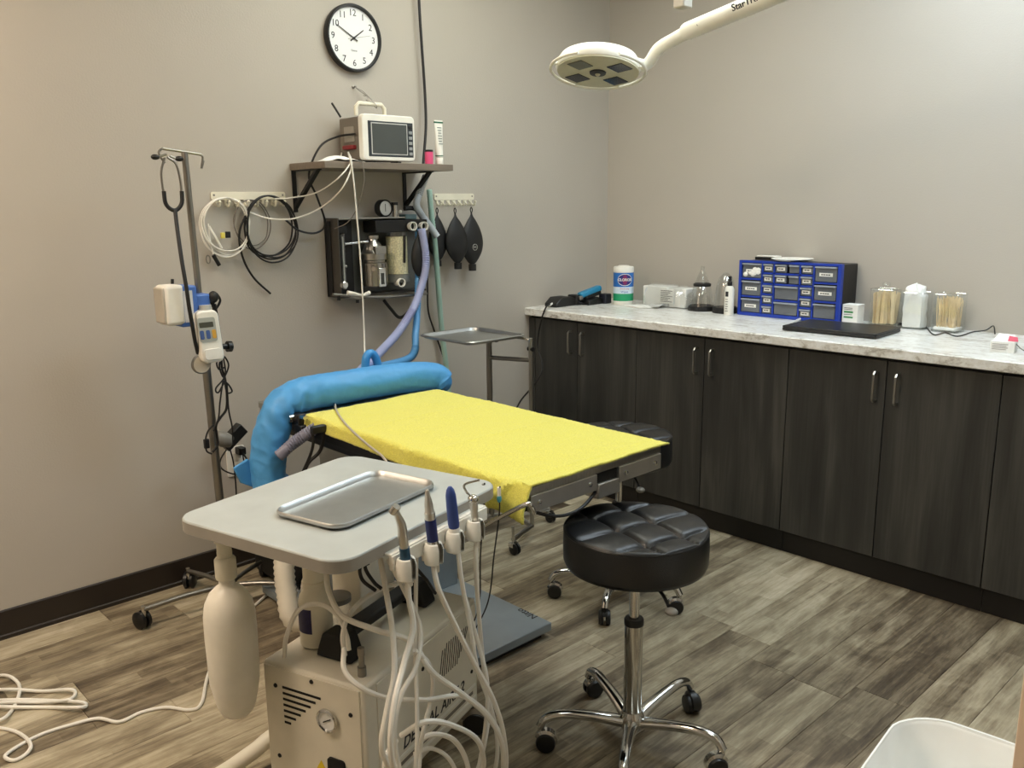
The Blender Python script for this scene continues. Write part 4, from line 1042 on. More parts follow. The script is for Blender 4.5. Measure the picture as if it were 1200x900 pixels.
# support bar below
MB().tube([wl(390, 345, .12), wl(430, 348, .13), wl(470, 347, .13), wl(500, 344, .12)], .006, 10).build('support_bar', STEELD, am)
for px, py in ((397, 348), (419, 351)): MB().cyl(wl(px, py-2, .12), wl(px, py+4, .12), .007).build('bar_stop', BLACK, am)
MB().tube([wl(407, 343, .15), wl(414, 344, .155), wl(424, 346, .155), wl(433, 343, .15)], [.009, .0075, .006, .0085], 12).build('white_y_piece', WHITE, am)
MB().tube([wl(410, 348, .13), wl(420, 350, .13), wl(432, 347, .13)], .006, 8).build('grey_fitting', GREYP, am)
# breathing bags
def bag(name, top, length, wmax, thick, label, parent=None, logo=None, lean=0., grp=None):
    """flat rubber reservoir bag hanging from its tail loop, neck downwards"""
    t = parent or thing(name, label, 'breathing bag', top-Z*length, grp)
    prof = [(0, .06), (.06, .14), (.16, .45), (.30, .78), (.45, .98), (.58, 1.0), (.70, .86), (.80, .60), (.87, .36), (.90, .22), (1., .22)]
    vs = []; n_ = 28; P = catmull([V(a, b, 0) for a, b in prof], 4)
    for p in P:
        w_ = wmax/2*p.y; th_ = thick/2*min(1, p.y*1.1)
        for k in range(n_):
            a = 2*PI*k/n_; cs_, sn = math.cos(a), math.sin(a)
            vs.append(top+V(.5*thick+th_*math.copysign(abs(sn)**1.2, sn), w_*math.copysign(abs(cs_)**.8, cs_)+lean*p.x*length, -length*p.x))
    m_ = len(P)
    fs = [(i*n_+k, i*n_+(k+1) % n_, (i+1)*n_+(k+1) % n_, (i+1)*n_+k) for i in range(m_-1) for k in range(n_)]+[tuple(range(n_))[::-1], tuple((m_-1)*n_+k for k in range(n_))]
    b_ = MB().add(vs, fs).build('bag_body', RUBBER, t, ang=75)
    MB().tube([top+V(.5*thick, 0, -.006), top+V(.5*thick, -.006, .012), top+V(.5*thick, 0, .024), top+V(.5*thick, .006, .012), top+V(.5*thick, 0, -.006)], .0024, 6).build('hanging_loop', RUBBER, t)
    nb = top+V(.5*thick, lean*length, -length*.90); MB().cyl(nb, nb-Z*length*.115, wmax*.135).build('neck', RUBBER, t)
    if logo:
        c_ = top+V(thick+.001, lean*length*.6, -length*.60); MB().ring(c_, X, .014, .0010, 28, 5).build('emblem_ring', mat('emblem_white', (190, 190, 186), .5), t)
        text('RES', .011, mat('emblem_white', (190, 190, 186), .5), t, c_, Y, Z, 'emblem', 'CENTER', .0003)
    return t
g_ = 'black rubber breathing bags on the right hook rail'
bag('breathing_bag', wl(547, 249, .030)+V(.012, 0, 0), .266, .134, .042, 'black rubber breathing bag with oval emblem nearest the corner', logo=True, grp=g_)
bag('breathing_bag', wl(526, 250, .030)+V(.024, 0, 0), .250, .130, .042, 'black rubber breathing bag hanging middle of the three', lean=.04, grp=g_)
bag('breathing_bag', wl(509, 250, .028), .235, .105, .04, 'black rubber breathing bag partly behind the pale green hose', grp=g_)
t = bag('reservoir_bag', wl(486, 272, .12), .215, .076, .046, 'small black reservoir bag hanging under the anesthesia machine head', lean=.0)
# breathing hoses
def corr(pts, r, name, mt, label, ribs=.0065, amp=.10):
    P = catmull(pts, 40); out = [P[0]]
    for p in P[1:]:
        if (p-out[-1]).length > ribs/2: out.append(p)
    rs = [r*(1+(amp if k % 2 else -amp)) for k in range(len(out))]
    o = MB().tube(out, rs, 12, smooth=False).build(name, mt, ang=80)
    return tag(o, label, 'hose')
PURP = mat('lilac_hose', (158, 166, 206), .35, sss=.0); TEAL = mat('pale_green_hose', (158, 190, 178), .4); BLUEH = mat('blue_hose', (86, 150, 206), .38); CLR = mat('clear_grey_hose', (188, 196, 204), .3)
corr([wl(494, 268, .16), wl(498, 292, .17), wl(499, 312, .175), wl(494, 335, .175), wl(484, 362, .19), wl(466, 390, .23), wl(446, 412, .32), V(.46, -1.985, TT+.040), V(.53, -1.99, TT+.022)], .0165, 'lilac_hose', PURP, 'lilac corrugated breathing hose running down to the table head')
corr([wl(490, 268, .12), wl(491, 300, .125), wl(490, 335, .14), wl(489, 362, .16), wl(487, 390, .20), wl(482, 418, .27), V(.42, -1.875, TT+.050), V(.50, -1.90, TT+.020), V(.56, -1.93, TT+.018)], .0150, 'blue_hose', BLUEH, 'blue corrugated hose dropping behind the steel tray stand')
corr([wl(503, 222, .05), wl(506, 255, .06), wl(510, 290, .06), wl(514, 340, .05), wl(518, 390, .04), wl(523, 430, .04), wl(527, 475, .05), wl(531, 530, .05), V(.06, wl(531, 530, .05).y+.01, .16), V(.08, wl(531, 530, .05).y-.05, .035), V(.16, wl(531, 530, .05).y-.16, .018)], .0125, 'green_hose', TEAL, 'pale green hose hanging along the wall by the breathing bags')
corr([wl(499, 206, .10), wl(492, 225, .10), wl(488, 240, .10), wl(494, 252, .09), wl(503, 264, .09), wl(512, 277, .10)], .0150, 'clear_hose', CLR, 'clear grey hose looped over the shelf bracket')
hose([wl(450, 352, .06), wl(458, 362, .06), wl(468, 372, .06), wl(478, 366, .06), wl(488, 350, .05), wl(500, 310, .04), wl(505, 270, .02)], .0075).build('supply_hose', CABLEB, am)
hose([wl(501, 300, .02), wl(501, 340, .02), wl(502, 365, .02), wl(508, 385, .02), wl(514, 402, .02), wl(522, 430, .02), wl(525, 480, .02), V(.022, wl(525, 480, .02).y+.01, .30), V(.024, wl(525, 480, .02).y, .11)], .0042).build('supply_cable', CABLEB, am)
lp = thing('mask_loop', 'bright blue loop of hose rising behind the warming blanket', 'hose', wl(436, 430, .42))
MB().tube([at(427, 452, 'x', .52), at(428, 436, 'x', .52), at(429, 420, 'x', .52), at(434, 414, 'x', .52), at(440, 419, 'x', .52), at(444, 434, 'x', .52), at(446, 448, 'x', .52)], .0155, 14).build('loop_tube', mat('bright_blue_rubber', (58, 140, 206), .4), lp)

# ------------------------------------------------------------------ drip stand
px0 = .30; pt, pb_ = at(216, 178, 'x', px0), at(258, 590, 'x', px0); dv = (pt-pb_)/(pt.z-pb_.z)
def pole(z): return pb_+dv*(z-pb_.z)
iv = thing('drip_stand', 'chrome wheeled drip stand by the left wall carrying pumps', 'stand', (px0, pole(0).y, 0))
MB().cyl(pole(.06), pole(.98), .0145).build('lower_pole', STEELD, iv)
MB().cyl(pole(.96), pole(pt.z), .0105).build('upper_pole', STEELD, iv)
MB().lathe([(.020, 0), (.020, .04), (.012, .05)], pole(.94), dv, 20).build('pole_collar', STEELD, iv)
tz = pole(pt.z); hl, hr = at(190, 174, 'x', px0), at(236, 181, 'x', px0)
MB().tube([hl, tz, hr], .0045, 8, smooth=False).build('hanger_bar', STEELD, iv)
MB().tube([hl+V(0, .004, .002), hl+V(0, -.012, -.012), hl+V(0, -.004, -.032), hl+V(0, .006, -.045)], .004, 8).build('hook', STEELD, iv)
MB().tube([hr+V(0, -.004, 0), hr+V(0, .004, -.010), hr+V(0, -.004, -.045), hr+V(0, .006, -.02)], .004, 8).build('hook', STEELD, iv)
pc = pole(.075)
MB().lathe([(.03, 0), (.03, .04), (.018, .055)], pc-Z*.02, Z, 20).build('hub', STEELD, iv)
a1r = math.atan2(-2.772-pc.y, .271-pc.x)
for k in range(5):
    a = a1r+2*PI*k/5; ln = .30 if k == 0 else (.24 if k != 3 else .24)
    d = V(math.cos(a), math.sin(a), 0); e = pc+d*ln
    if e.x < .05: e.x = .05
    e.z = .072
    MB().tube([pc, (pc+e)/2+Z*.006, e], .009, 10).build('base_leg', STEELD, iv)
    k_ = MB(); w_ = V(-.5, .4, 0).normalized() if k else V(-.6, -.2, 0).normalized(); axx = V(-w_.y, w_.x, 0); c_ = e+w_*.012; c_.z = .032
    for s_ in (-1, 1): k_.lathe([(.012, 0), (.031, .001), (.032, .012), (.022, .018)], c_+axx*s_*.004, axx*s_, 20)
    ks = k_.build('caster', BLACK, iv)
    MB().cyl(e+Z*-.03, e+Z*.012, .008).build('caster_stem', CHROME, ks)
# stethoscope on the left hook
st = thing('stethoscope', 'black stethoscope hanging from the hook of the drip stand', 'stethoscope', at(206, 245, 'x', px0+.03)-Z*.2)
sx = px0+.02
for s_, pts in ((0, [(193, 185), (189, 200), (190, 215), (192, 228)]), (1, [(196, 184), (206, 192), (211, 210), (213, 228)])):
    MB().tube([at(p[0], p[1], 'x', sx) for p in pts], .004, 8).build('binaural_tube', STEELD, st)
MB().tube([at(p[0], p[1], 'x', sx) for p in ((192, 224), (194, 238), (200, 245), (207, 246), (213, 238), (213, 224))], .0068, 10).build('yoke', RUBBER, st)
MB().tube([at(p[0], p[1], 'x', sx+p[2]) for p in ((205, 245, .0), (208, 270, .02), (213, 305, .05), (218, 335, .065), (222, 362, .065), (226, 385, .06), (229, 402, .05), (232, 414, .03))], .0066, 10).build('acoustic_tube', RUBBER, st)
for a, b in (((195, 181), (182, 184)), ((199, 183), (210, 186))):
    MB().tube([at(a[0], a[1], 'x', sx), at(b[0]+(3 if b[0] < 190 else -3), b[1], 'x', sx)], .0038, 8, smooth=False).build('ear_tube', STEELD, st)
    MB().sph(at(b[0], b[1], 'x', sx), .011, (1, 1.3, .8)).build('ear_tip', BLACK, st)
q = at(236, 427, 'x', sx+.03); MB().lathe([(.030, -.012), (.033, -.008), (.033, .002), (.029, .004)], q, X, 28).build('chest_piece', STEELD, st)
MB().lathe([(.029, .003), (.0285, .006)], q, X, 28).build('diaphragm', mat('diaphragm_cream', (196, 188, 172), .5), st)
# blue and white pump clamped on the pole
bw = thing('syringe_pump', 'white and blue pump box clamped to the drip stand pole', 'pump', at(205, 378, 'x', px0+.03))
p1_ = at(200, 357, 'x', px0+.02)
MB().box(p1_, (.085, .066, .132)).build('white_body', WHITE, bw, bevel=.012, seg=3)
MB().box(p1_+V(0, -.034, 0), (.074, .012, .118)).build('grey_side', mat('pump_side', (176, 170, 158), .5), bw, bevel=.005)
p2_ = at(216, 358, 'x', px0+.02)
MB().box(p2_, (.080, .060, .136)).build('blue_body', mat('pump_blue', (72, 112, 188), .4), bw, bevel=.006)
MB().box(p2_+V(.040, -.002, .0), (.004, .030, .105)).build('label_panel', mat('pump_label', (206, 208, 210), .5), bw)
MB().box(at(232, 353, 'x', px0+.03), (.05, .066, .05)).build('clamp_arm', mat('pump_blue', (72, 112, 188), .4), bw, bevel=.006)
MB().cyl(at(202, 334, 'x', px0), at(202, 327, 'x', px0), .005).build('antenna_stub', BLACK, bw)
# infusion pump with display
ip = thing('infusion_pump', 'white handheld fluid pump with small display hung on the drip stand', 'pump', at(244, 424, 'x', px0+.07))
ic = at(244, 394, 'x', px0+.065); ih = psz(62, ic); iw = psz(27, ic)
tilt = Matrix.Rotation(R(-5), 3, 'X')
MB().prism([tilt.to_2x2() @ Vector(p) if False else p for p in rrect(iw, ih, .022, 5)], ic-V(.02, 0, 0), V(0, 1, 0), V(0, -.07, 1), X*.040).build('body', WHITE, ip, bevel=.006)
fx_ = ic+X*.0205
MB().prism(rrect(iw*.78, ih*.46, .008, 3), fx_+V(0, -.010, ih*.14), V(0, 1, 0), V(0, -.07, 1), X*.0012).build('keypad', mat('keypad_grey', (168, 172, 166), .45), ip)
MB().prism(rrect(iw*.62, ih*.10, .002, 2), fx_+V(.0008, -.013, ih*.235), V(0, 1, 0), V(0, -.07, 1), X*.001).build('display', mat('lcd_dark', (70, 72, 66), .3), ip)
for k, c_ in enumerate((mat('key_blue', (66, 92, 150), .5), mat('key_blue', (66, 92, 150), .5), mat('key_amber', (206, 160, 66), .5))):
    MB().prism(rrect(.013, .030, .004, 3), fx_+V(.0012, -.030+.021*k, ih*.05), V(0, 1, 0), V(0, -.07, 1), X*.0018).build('key', c_, ip)
MB().prism(rrect(iw*.8, ih*.22, .012, 3), fx_+V(0, .004, -ih*.33), V(0, 1, 0), V(0, -.07, 1), X*.004).build('door', WHITE, ip, bevel=.003)
MB().cyl(ic+V(-.005, .0, ih*.5), ic+V(-.005, 0, ih*.5+.016), .02).build('top_clip', mat('clip_clear', (190, 190, 184), .3), ip)
MB().cyl(at(258, 406, 'x', px0+.03), at(268, 406, 'x', px0+.03), .010).build('clamp_screw', BLACK, ip)
MB().cyl(at(266, 406, 'x', px0+.03), at(271, 406, 'x', px0+.03), .019).build('clamp_knob', BLACK, ip)
# bundled black cable on the stand
cbn = thing('cable_bundle', 'tangle of black cable tied along the drip stand pole', 'cable', at(262, 470, 'x', px0+.03))
rnd = random.Random(3)
loops = [[(250, 345), (247, 352), (252, 362), (258, 352), (252, 344), (250, 360), (252, 372)], [(252, 356), (256, 380), (259, 405), (260, 430), (264, 445), (266, 465), (265, 480), (258, 490), (253, 500), (255, 520), (249, 530)],
         [(262, 418), (257, 428), (262, 442), (268, 428), (262, 418), (264, 440), (253, 455), (256, 460), (264, 448), (272, 458), (266, 460), (262, 446), (258, 470), (256, 490), (250, 505)],
         [(266, 450), (268, 480), (272, 500), (273, 520)], [(250, 498), (244, 505), (241, 515), (242, 528), (248, 532)], [(259, 415), (254, 425), (257, 433), (264, 430)]]
for k, l_ in enumerate(loops): hose([at(p[0], p[1], 'x', px0+.04+.008*(k % 3)) for p in l_], .0045 if k < 2 else .0030).build('cable_run', CABLEB, cbn)
MB().sph(at(250, 348, 'x', px0+.05), .017, (1, 1, 1.2)).build('cable_knot', RUBBER, cbn)
MB().box(at(242, 520, 'x', px0+.02), (.014, .018, .034)).build('plug', BLACK, cbn, bevel=.003)
q = at(262, 515, 'x', .2); MB().lathe([(.026, -.03), (.030, 0), (.022, .03)], q, V(.2, 1, -.5), 20).build('grey_grip', GREYP, cbn)

# warming unit, hose and odd things on the floor beneath the table head
wu = thing('warming_unit', 'dark warming blower unit on the floor below the table head', 'blower', (.30, -2.10, 0))
MB().bb((.12, -2.28, .02), (.44, -1.98, .20)).build('housing', BLACKM, wu, bevel=.02)
for xx in (.16, .40):
    for yy in (-2.24, -2.02): MB().cyl((xx, yy, 0), (xx, yy, .022), .016).build('foot', RUBBER, wu)
MB().cyl((.435, -2.18, .11), (.455, -2.18, .11), .037).build('outlet_ring', GREYP, wu)
corr([(.636, -2.452, .47), at(331, 640, 'x', .70), at(333, 668, 'x', .74), at(336, 695, 'x', .77), at(346, 727, 'x', .82), V(.86, -2.36, .10), V(.78, -2.325, .092), V(.62, -2.31, .092), V(.52, -2.25, .10), V(.44, -2.18, .11)], .033, 'corrugated_hose', mat('cream_corrugated', (206, 200, 186), .5), 'wide cream corrugated hose behind the dental cart', .016, .06)

# ------------------------------------------------------------------ flex cable on the floor
def fl_(px, py, z=.005): return at(px, py, 'z', z)
fp_ = [(352, 642, .16), (330, 680, .03), (296, 712, .005), (262, 750, .005), (244, 790, .005), (236, 824, .005), (222, 832, .005), (195, 829, .005), (165, 835, .005), (140, 846, .006), (115, 842, .007), (85, 849, .005), (50, 860, .005), (22, 874, .005), (6, 886, .008), (16, 891, .006), (30, 884, .006), (36, 874, .012), (28, 863, .006), (10, 855, .005), (-30, 850, .005), (-60, 852, .005)]
t = thing('power_flex', 'white flex cable snaking across the floor at bottom left', 'cable', fl_(120, 842))
hose([at(a, b, 'z', c) for a, b, c in fp_], .0052).build('flex', CABLEW, t)
t = thing('power_flex', 'bunched loops of white flex on the floor at the left edge', 'cable', fl_(50, 820))
hose([fl_(p[0], p[1], .005+.011*(k % 2)) for k, p in enumerate([(-30, 822), (20, 820), (60, 821), (95, 823), (101, 827), (92, 829), (50, 829), (0, 828), (-25, 824), (-20, 800), (-2, 792), (12, 793), (22, 802), (22, 815), (14, 832), (2, 843), (-20, 848), (-40, 836), (-20, 812), (10, 808), (50, 810), (82, 808), (88, 813), (80, 820), (50, 823), (10, 823), (-20, 828)])], .0052).build('flex', CABLEW, t)

# ------------------------------------------------------------------ things on the worktop
# clipper charger, clippers
t = thing('charging_dock', 'low black charging dock at the left end of the worktop', 'charger', (.085, -.475, CT))
MB().prism([(-.085, 0), (.085, 0), (.085, .028), (.030, .048), (-.045, .048), (-.085, .018)], (.045, -.46, CT), Y, Z, X*.085).build('dock_body', BLACK, t, bevel=.004)
MB().prism(rrect(.07, .055, .012, 3), (.105, -.375, CT+.001), X, Y, Z*.052).build('dock_head', BLACK, t, bevel=.006)
MB().tube([(.14, -.40, CT+.02), (.16, -.36, CT+.006), (.17, -.33, CT+.005)], .004, 8).build('cord', CABLEB, t)
t = thing('clipper_cable', 'black cable with white plug hanging over the worktop end', 'cable', (.1, -.56, CT))
a_, b_ = at(651, 353, 'z', CT+.022), at(640, 362, 'y', YD-.004)
MB().cyl(a_, a_+(b_-a_)*.65+Z*.004, .0055).build('white_plug', WHITE, t)
hose([a_+(b_-a_)*.6+Z*.006, b_+V(0, -.003, .006), at(633, 380, 'y', YD-.008), at(630, 405, 'y', YD-.012), at(635, 425, 'y', YD-.03), at(634, 438, 'y', YD-.06), at(625, 452, 'y', YD-.09), at(610, 470, 'y', YD-.14), at(600, 490, 'y', YD-.18)], .0042).build('cable', CABLEB, t)
t = thing('hair_clipper', 'teal blue hair clipper propped up on its black stand', 'clipper', (.14, -.27, CT))
c_ = at(691, 343, 'x', .15); dx_ = V(.25, 1, .28).normalized(); up = V(-.1, -.25, 1); up = (up-dx_*up.dot(dx_)).normalized(); sd_ = dx_.cross(up)
Mc = Matrix((dx_, sd_, up)).transposed()
MB().box(c_+V(0, 0, .006), (.135, .046, .030), rot=Mc).build('clipper_body', mat('teal_clipper', (34, 128, 170), .38), t, bevel=.010, seg=3)
MB().box(c_+dx_*.010-up*.012, (.10, .040, .030), rot=Mc).build('clipper_underside', BLACK, t, bevel=.006)
MB().box(c_-dx_*.070-up*.004, (.022, .044, .020), rot=Mc).build('blade', STEELD, t, bevel=.002)
MB().prism([(-.06, 0), (.07, 0), (.065, .030), (.01, .040), (-.055, .026)], V(.135, c_.y+.01, CT), Y, Z, X*.055).build('stand', BLACK, t, bevel=.005)
MB().box((.185, c_.y+.085, CT+.026), (.05, .05, .052)).build('stand_block', mat('navy_black', (26, 28, 40), .45), t, bevel=.006)
# wipes canister
q = V(.285, -.20, CT)
t = thing('wipes_canister', 'white disinfecting wipes canister with blue and green wrap', 'canister', q)
MB().lathe([(.050, 0), (.0525, .003), (.0525, .028), (.050, .030), (.050, .165), (.0525, .168), (.0525, .176)], q, Z, 40).build('canister_body', WHITE, t)
lid = MB().lathe([(.0535, 0), (.0535, .020), (.050, .026), (.030, .028), (.028, .031), (0, .031)], q+Z*.172, Z, 40).build('lid', WHITE, t)
def band(z0, z1, rgb, nm, r=.0532):
    return MB().lathe([(r-.004, z0), (r, z0), (r, z1), (r-.004, z1)], q, Z, 40, cap=False).build(nm, mat(nm, rgb, .35), t)
band(.095, .168, (38, 108, 190), 'blue_wrap'); band(.060, .095, (210, 226, 240), 'pale_wrap'); band(.022, .060, (34, 150, 104), 'green_wrap')
def cylmap(rad, zc, ang0):
    def f(co_):
        a = ang0+co_.x/rad; return q+V((rad+co_.z)*math.cos(a), (rad+co_.z)*math.sin(a), zc+co_.y)
    return f
aim = math.atan2(CAM.y-q.y, CAM.x-q.x)
def oval(rx, ry, rad, zc, nm, mt, a_off=0.):
    vs = [q+V(rad*math.cos(aim+a_off), rad*math.sin(aim+a_off), zc)]; n_ = 40
    for rr in (.5, 1.):
        for k in range(n_):
            a = 2*PI*k/n_; x_ = rx*rr*math.cos(a); vs.append(q+V(rad*math.cos(aim+a_off+x_/rad), rad*math.sin(aim+a_off+x_/rad), zc+ry*rr*math.sin(a)))
    fs = [(0, 1+k, 1+(k+1) % n_) for k in range(n_)]+[(1+k, 1+n_+k, 1+n_+(k+1) % n_, 1+(k+1) % n_) for k in range(n_)]
    return MB().add(vs, fs).build(nm, mt, t)
oval(.040, .031, .0535, .132, 'emblem_rim', WHITE, .15); oval(.038, .028, .0538, .132, 'emblem_oval', mat('emblem_navy', (44, 40, 118), .4), .15); oval(.013, .0265, .0540, .132, 'emblem_red', mat('emblem_red', (128, 40, 96), .4), .15)
text('CLOROX', .0185, WHITE, t, q, X, Y, 'lettering', 'CENTER', .0004, cylmap(.0545, .132, aim+.15), font_w=.0006)
text('Disinfecting', .010, mat('wrap_red', (190, 60, 60), .5), t, q, X, Y, 'lettering', 'CENTER', .0003, cylmap(.0536, .086, aim+.12))
text('Wipes', .015, mat('wrap_blue', (50, 90, 170), .5), t, q, X, Y, 'lettering', 'CENTER', .0003, cylmap(.0536, .070, aim+.12))
# bagged white boxes
t = thing('packaged_supplies', 'clear plastic bag of white boxes beside the wipes canister', 'package', (.53, -.14, CT))
MB().bb((.395, -.175, CT+.004), (.545, -.075, CT+.104)).build('white_carton', PAPER, t, bevel=.004)
MB().bb((.552, -.165, CT+.004), (.655, -.075, CT+.100)).build('white_carton', PAPER, t, bevel=.004)
lb_ = MB().bb((.505, -.183, CT+.022), (.595, -.1765, CT+.096)).build('printed_label', PAPER, t)
for k in range(7): MB().bb((.515, -.1845, CT+.085-.009*k), (.515+.07-.012*(k % 3), -.1828, CT+.0875-.009*k)).build('print_line', INK, lb_)
vs = []; nx, ny = 26, 14
for i in range(nx+1):
    for j in range(ny+1):
        u, v = i/nx, j/ny; w_ = .004*noise.noise(V(u*9, v*8, 3))
        pr = min(1, 5*u, 5*(1-u)); a = PI*v
        vs.append((.355+.335*u, -.125-(.075*pr+.004)*math.cos(a)+w_, CT+.002+(.118*pr**.5)*math.sin(a)**.55*(1-.08*u)+w_*.5))
fs = [(i*(ny+1)+j, i*(ny+1)+j+1, (i+1)*(ny+1)+j+1, (i+1)*(ny+1)+j) for i in range(nx) for j in range(ny)]
MB().add(vs, fs).build('plastic_bag', clear('bag_film', (.95, .96, .96), .20, .15), t)
t = thing('leaflet', 'loose folded white paper packet lying in front of the bagged boxes', 'paper', (.44, -.26, CT))
MB().prism([(-.085, -.03), (.02, -.045), (.095, .03), (-.04, .045)], (.44, -.245, CT+.001), X, Y, Z*.008).build('packet', PAPER, t, bevel=.002)
MB().prism([(-.05, -.03), (.05, -.035), (.045, .03), (-.04, .035)], (.50, -.215, CT+.010), V(1, .1, .12), V(-.1, 1, .1), Z*.003).build('leaf', mat('paper_grey', (200, 200, 198), .7), t)
# clear masks
CL = clear('mask_clear', (.93, .94, .94), .14, .08)
q = V(.735, -.145, CT); t = thing('face_mask', 'clear cone mask with black rubber ring and second cone on top', 'mask', q)
MB().lathe([(.064, 0), (.066, .004), (.064, .022), (.055, .026)], q, Z, 36).build('rubber_cuff', RUBBER, t)
MB().lathe([(.061, .022), (.052, .07), (.042, .118), (.038, .122)], q, Z, 36, cap=False).build('lower_cone', CL, t)
MB().lathe([(.040, .118), (.043, .121), (.043, .130), (.036, .134)], q, Z, 36).build('black_ring', RUBBER, t)
MB().lathe([(.036, .132), (.024, .165), (.010, .195), (.009, .215), (.006, .216)], q, Z, 28, cap=False).build('upper_cone', CL, t)
q = V(.872, -.150, CT); t = thing('face_mask', 'clear domed mask with black cuff beside the white spray bottle', 'mask', q)
MB().lathe([(.058, 0), (.060, .004), (.058, .026), (.050, .030)], q, Z, 36).build('rubber_cuff', RUBBER, t)
MB().lathe([(.056, .024), (.050, .08), (.042, .135), (.030, .170), (.016, .186), (.008, .192)], q, Z, 36, cap=False).build('dome', CL, t)
# white bottle with black nozzle
q = V(.935, -.215, CT); t = thing('spray_bottle', 'slim white bottle with black nozzle left of the blue organizer', 'bottle', q)
MB().lathe([(.021, 0), (.0225, .003), (.0225, .120), (.018, .132), (.010, .138)], q, Z, 28).build('bottle_body', WHITE, t)
MB().lathe([(.0115, 0), (.0115, .018), (.008, .022), (.008, .044), (.005, .046)], q+Z*.136, Z, 20).build('nozzle', BLACK, t)
aim = math.atan2(CAM.y-q.y, CAM.x-q.x); 
MB().lathe([(.0228, .088), (.0228, .112)], q, Z, 8, cap=False, a0=aim+PI/2-.9, a1=aim+PI/2-.2).build('black_mark', INK, t)
for k in range(6): MB().lathe([(.0228, .074-.011*k), (.0228, .0765-.011*k)], q, Z, 8, cap=False, a0=aim+PI/2-.9, a1=aim+PI/2-.3+.1*(k % 2)).build('print_line', INK, t)
# blue drawer organizer
ox0, ox1, oy, oz1 = .958, 1.456, -.178, 1.170
og = thing('drawer_organizer', 'blue fronted small parts organizer with labelled clear drawers', 'organizer', ((ox0+ox1)/2, -.09, CT))
MB().bb((ox0+.006, oy+.02, CT+.001), (ox1-.006, -.012, oz1-.004)).build('cabinet_shell', BLACK, og, bevel=.004)
H_ = oz1-CT; Wd = ox1-ox0; FR = .011
dw = []   # drawer cells as fractions: x0, x1, y0 (from top), y1, label?, contents
for k in range(3): dw.append((.03, .235, .035+.318*k, .325+.318*k, 1, k == 0)); dw.append((.755, .965, .035+.318*k, .325+.318*k, k != 2, 0))
for k in range(5): dw.append((.25, .355, .035+.188*k, .205+.188*k, 1, 0)); dw.append((.625, .74, .035+.188*k, .205+.188*k, 1, 0))
for k in range(2): dw.append((.37, .49, .035+.188*k, .205+.188*k, 1, 0)); dw.append((.505, .61, .035+.188*k, .205+.188*k, 0, 0))
for k in range(2): dw.append((.37, .61, .411+.285*k, .675+.285*k, 0, 0))
# front frame: built of bars around the cells
fr = MB(); fr.bb((ox0, oy, CT+.001), (ox1, oy+.022, CT+.016)); fr.bb((ox0, oy, oz1-.010), (ox1, oy+.022, oz1)); fr.bb((ox0, oy, CT+.016), (ox0+.014, oy+.022, oz1-.010)); fr.bb((ox1-.016, oy, CT+.016), (ox1, oy+.022, oz1-.010))
for u in (.2425, .362, .6175, .7475): fr.bb((ox0+Wd*u-.004, oy+.002, CT+.016), (ox0+Wd*u+.004, oy+.022, oz1-.010))
def hbar(ua, ub, vt): 
    z_ = oz1-H_*vt; fr.bb((ox0+Wd*ua, oy+.002, z_-.004), (ox0+Wd*ub, oy+.022, z_+.004))
for k in (1, 2): hbar(.03, .2425, .012+.318*k); hbar(.7475, .965, .012+.318*k)
for k in (1, 2, 3, 4): hbar(.2425, .362, .026+.188*k); hbar(.6175, .7475, .026+.188*k)
for k in (1, 2): hbar(.362, .6175, .026+.188*k)
hbar(.362, .6175, .685)
fr.build('front_frame', BLUEP, og, smooth=False)
DRW = mat('smoky_clear_drawer', (104, 108, 114), .22); DRL = mat('drawer_lip', (150, 156, 166), .25)
for (u0, u1, v0, v1, lab, cont) in dw:
    xa, xb_ = ox0+Wd*u0+.003, ox0+Wd*u1-.003; zb_, zt_ = max(CT+.018, oz1-H_*v1+.005), oz1-H_*v0-.002
    d = MB().bb((xa, oy+.003, zb_), (xb_, oy+.016, zt_-.008)).build('drawer', DRW, og, bevel=.0015)
    MB().bb((xa, oy-.006, zt_-.009), (xb_, oy+.014, zt_-.002)).build('drawer_lip', DRL, d, bevel=.0015)
    if lab:
        w_ = (xb_-xa)*(.62 if u1-u0 > .15 else .72); cx = (xa+xb_)/2; cz_ = (zb_+zt_)/2-.003
        MB().bb((cx-w_/2, oy+.0015, cz_-.0075), (cx+w_/2, oy+.0035, cz_+.0075)).build('label_strip', PAPER, d)
        for j in range(2 if w_ < .05 else 4):
            st_ = w_*.7/(2 if w_ < .05 else 4); MB().bb((cx-w_*.35+st_*j, oy+.0008, cz_-.0022), (cx-w_*.35+st_*(j+.8), oy+.002, cz_+.0022)).build('print_line', INK, d)
    if cont:
        vs = []; rnd = random.Random(2); mm = MB()
        for j in range(9): mm.sph((xa+.012+(xb_-xa-.024)*rnd.random(), oy+.004, zb_+.012+.026*rnd.random()), .014, (1, .4, .8), 8, 6)
        tag(mm.build('cotton_contents', PAPER, d), kind='stuff')
# dish and remote on top
q = V(1.185, -.105, oz1); t = thing('paper_plate', 'white round dish lying on top of the blue organizer', 'plate', q)
MB().lathe([(.0, .001), (.060, .001), (.072, .003), (.090, .010), (.093, .011), (.090, .0125), (.070, .006), (.058, .004), (0, .004)], q, Z, 44, cap=False).build('dish', WHITE, t)
t = thing('label_maker', 'flat white and black device on top of the organizer behind the dish', 'device', (1.05, -.085, oz1))
MB().prism(rrect(.10, .055, .010, 3), (1.045, -.085, oz1+.0005), X, Y, Z*.012).build('device_body', BLACK, t, bevel=.002)
MB().prism(rrect(.108, .050, .010, 3), (1.05, -.075, oz1+.0125), X, Y, Z*.006).build('device_lid', WHITE, t, bevel=.002)
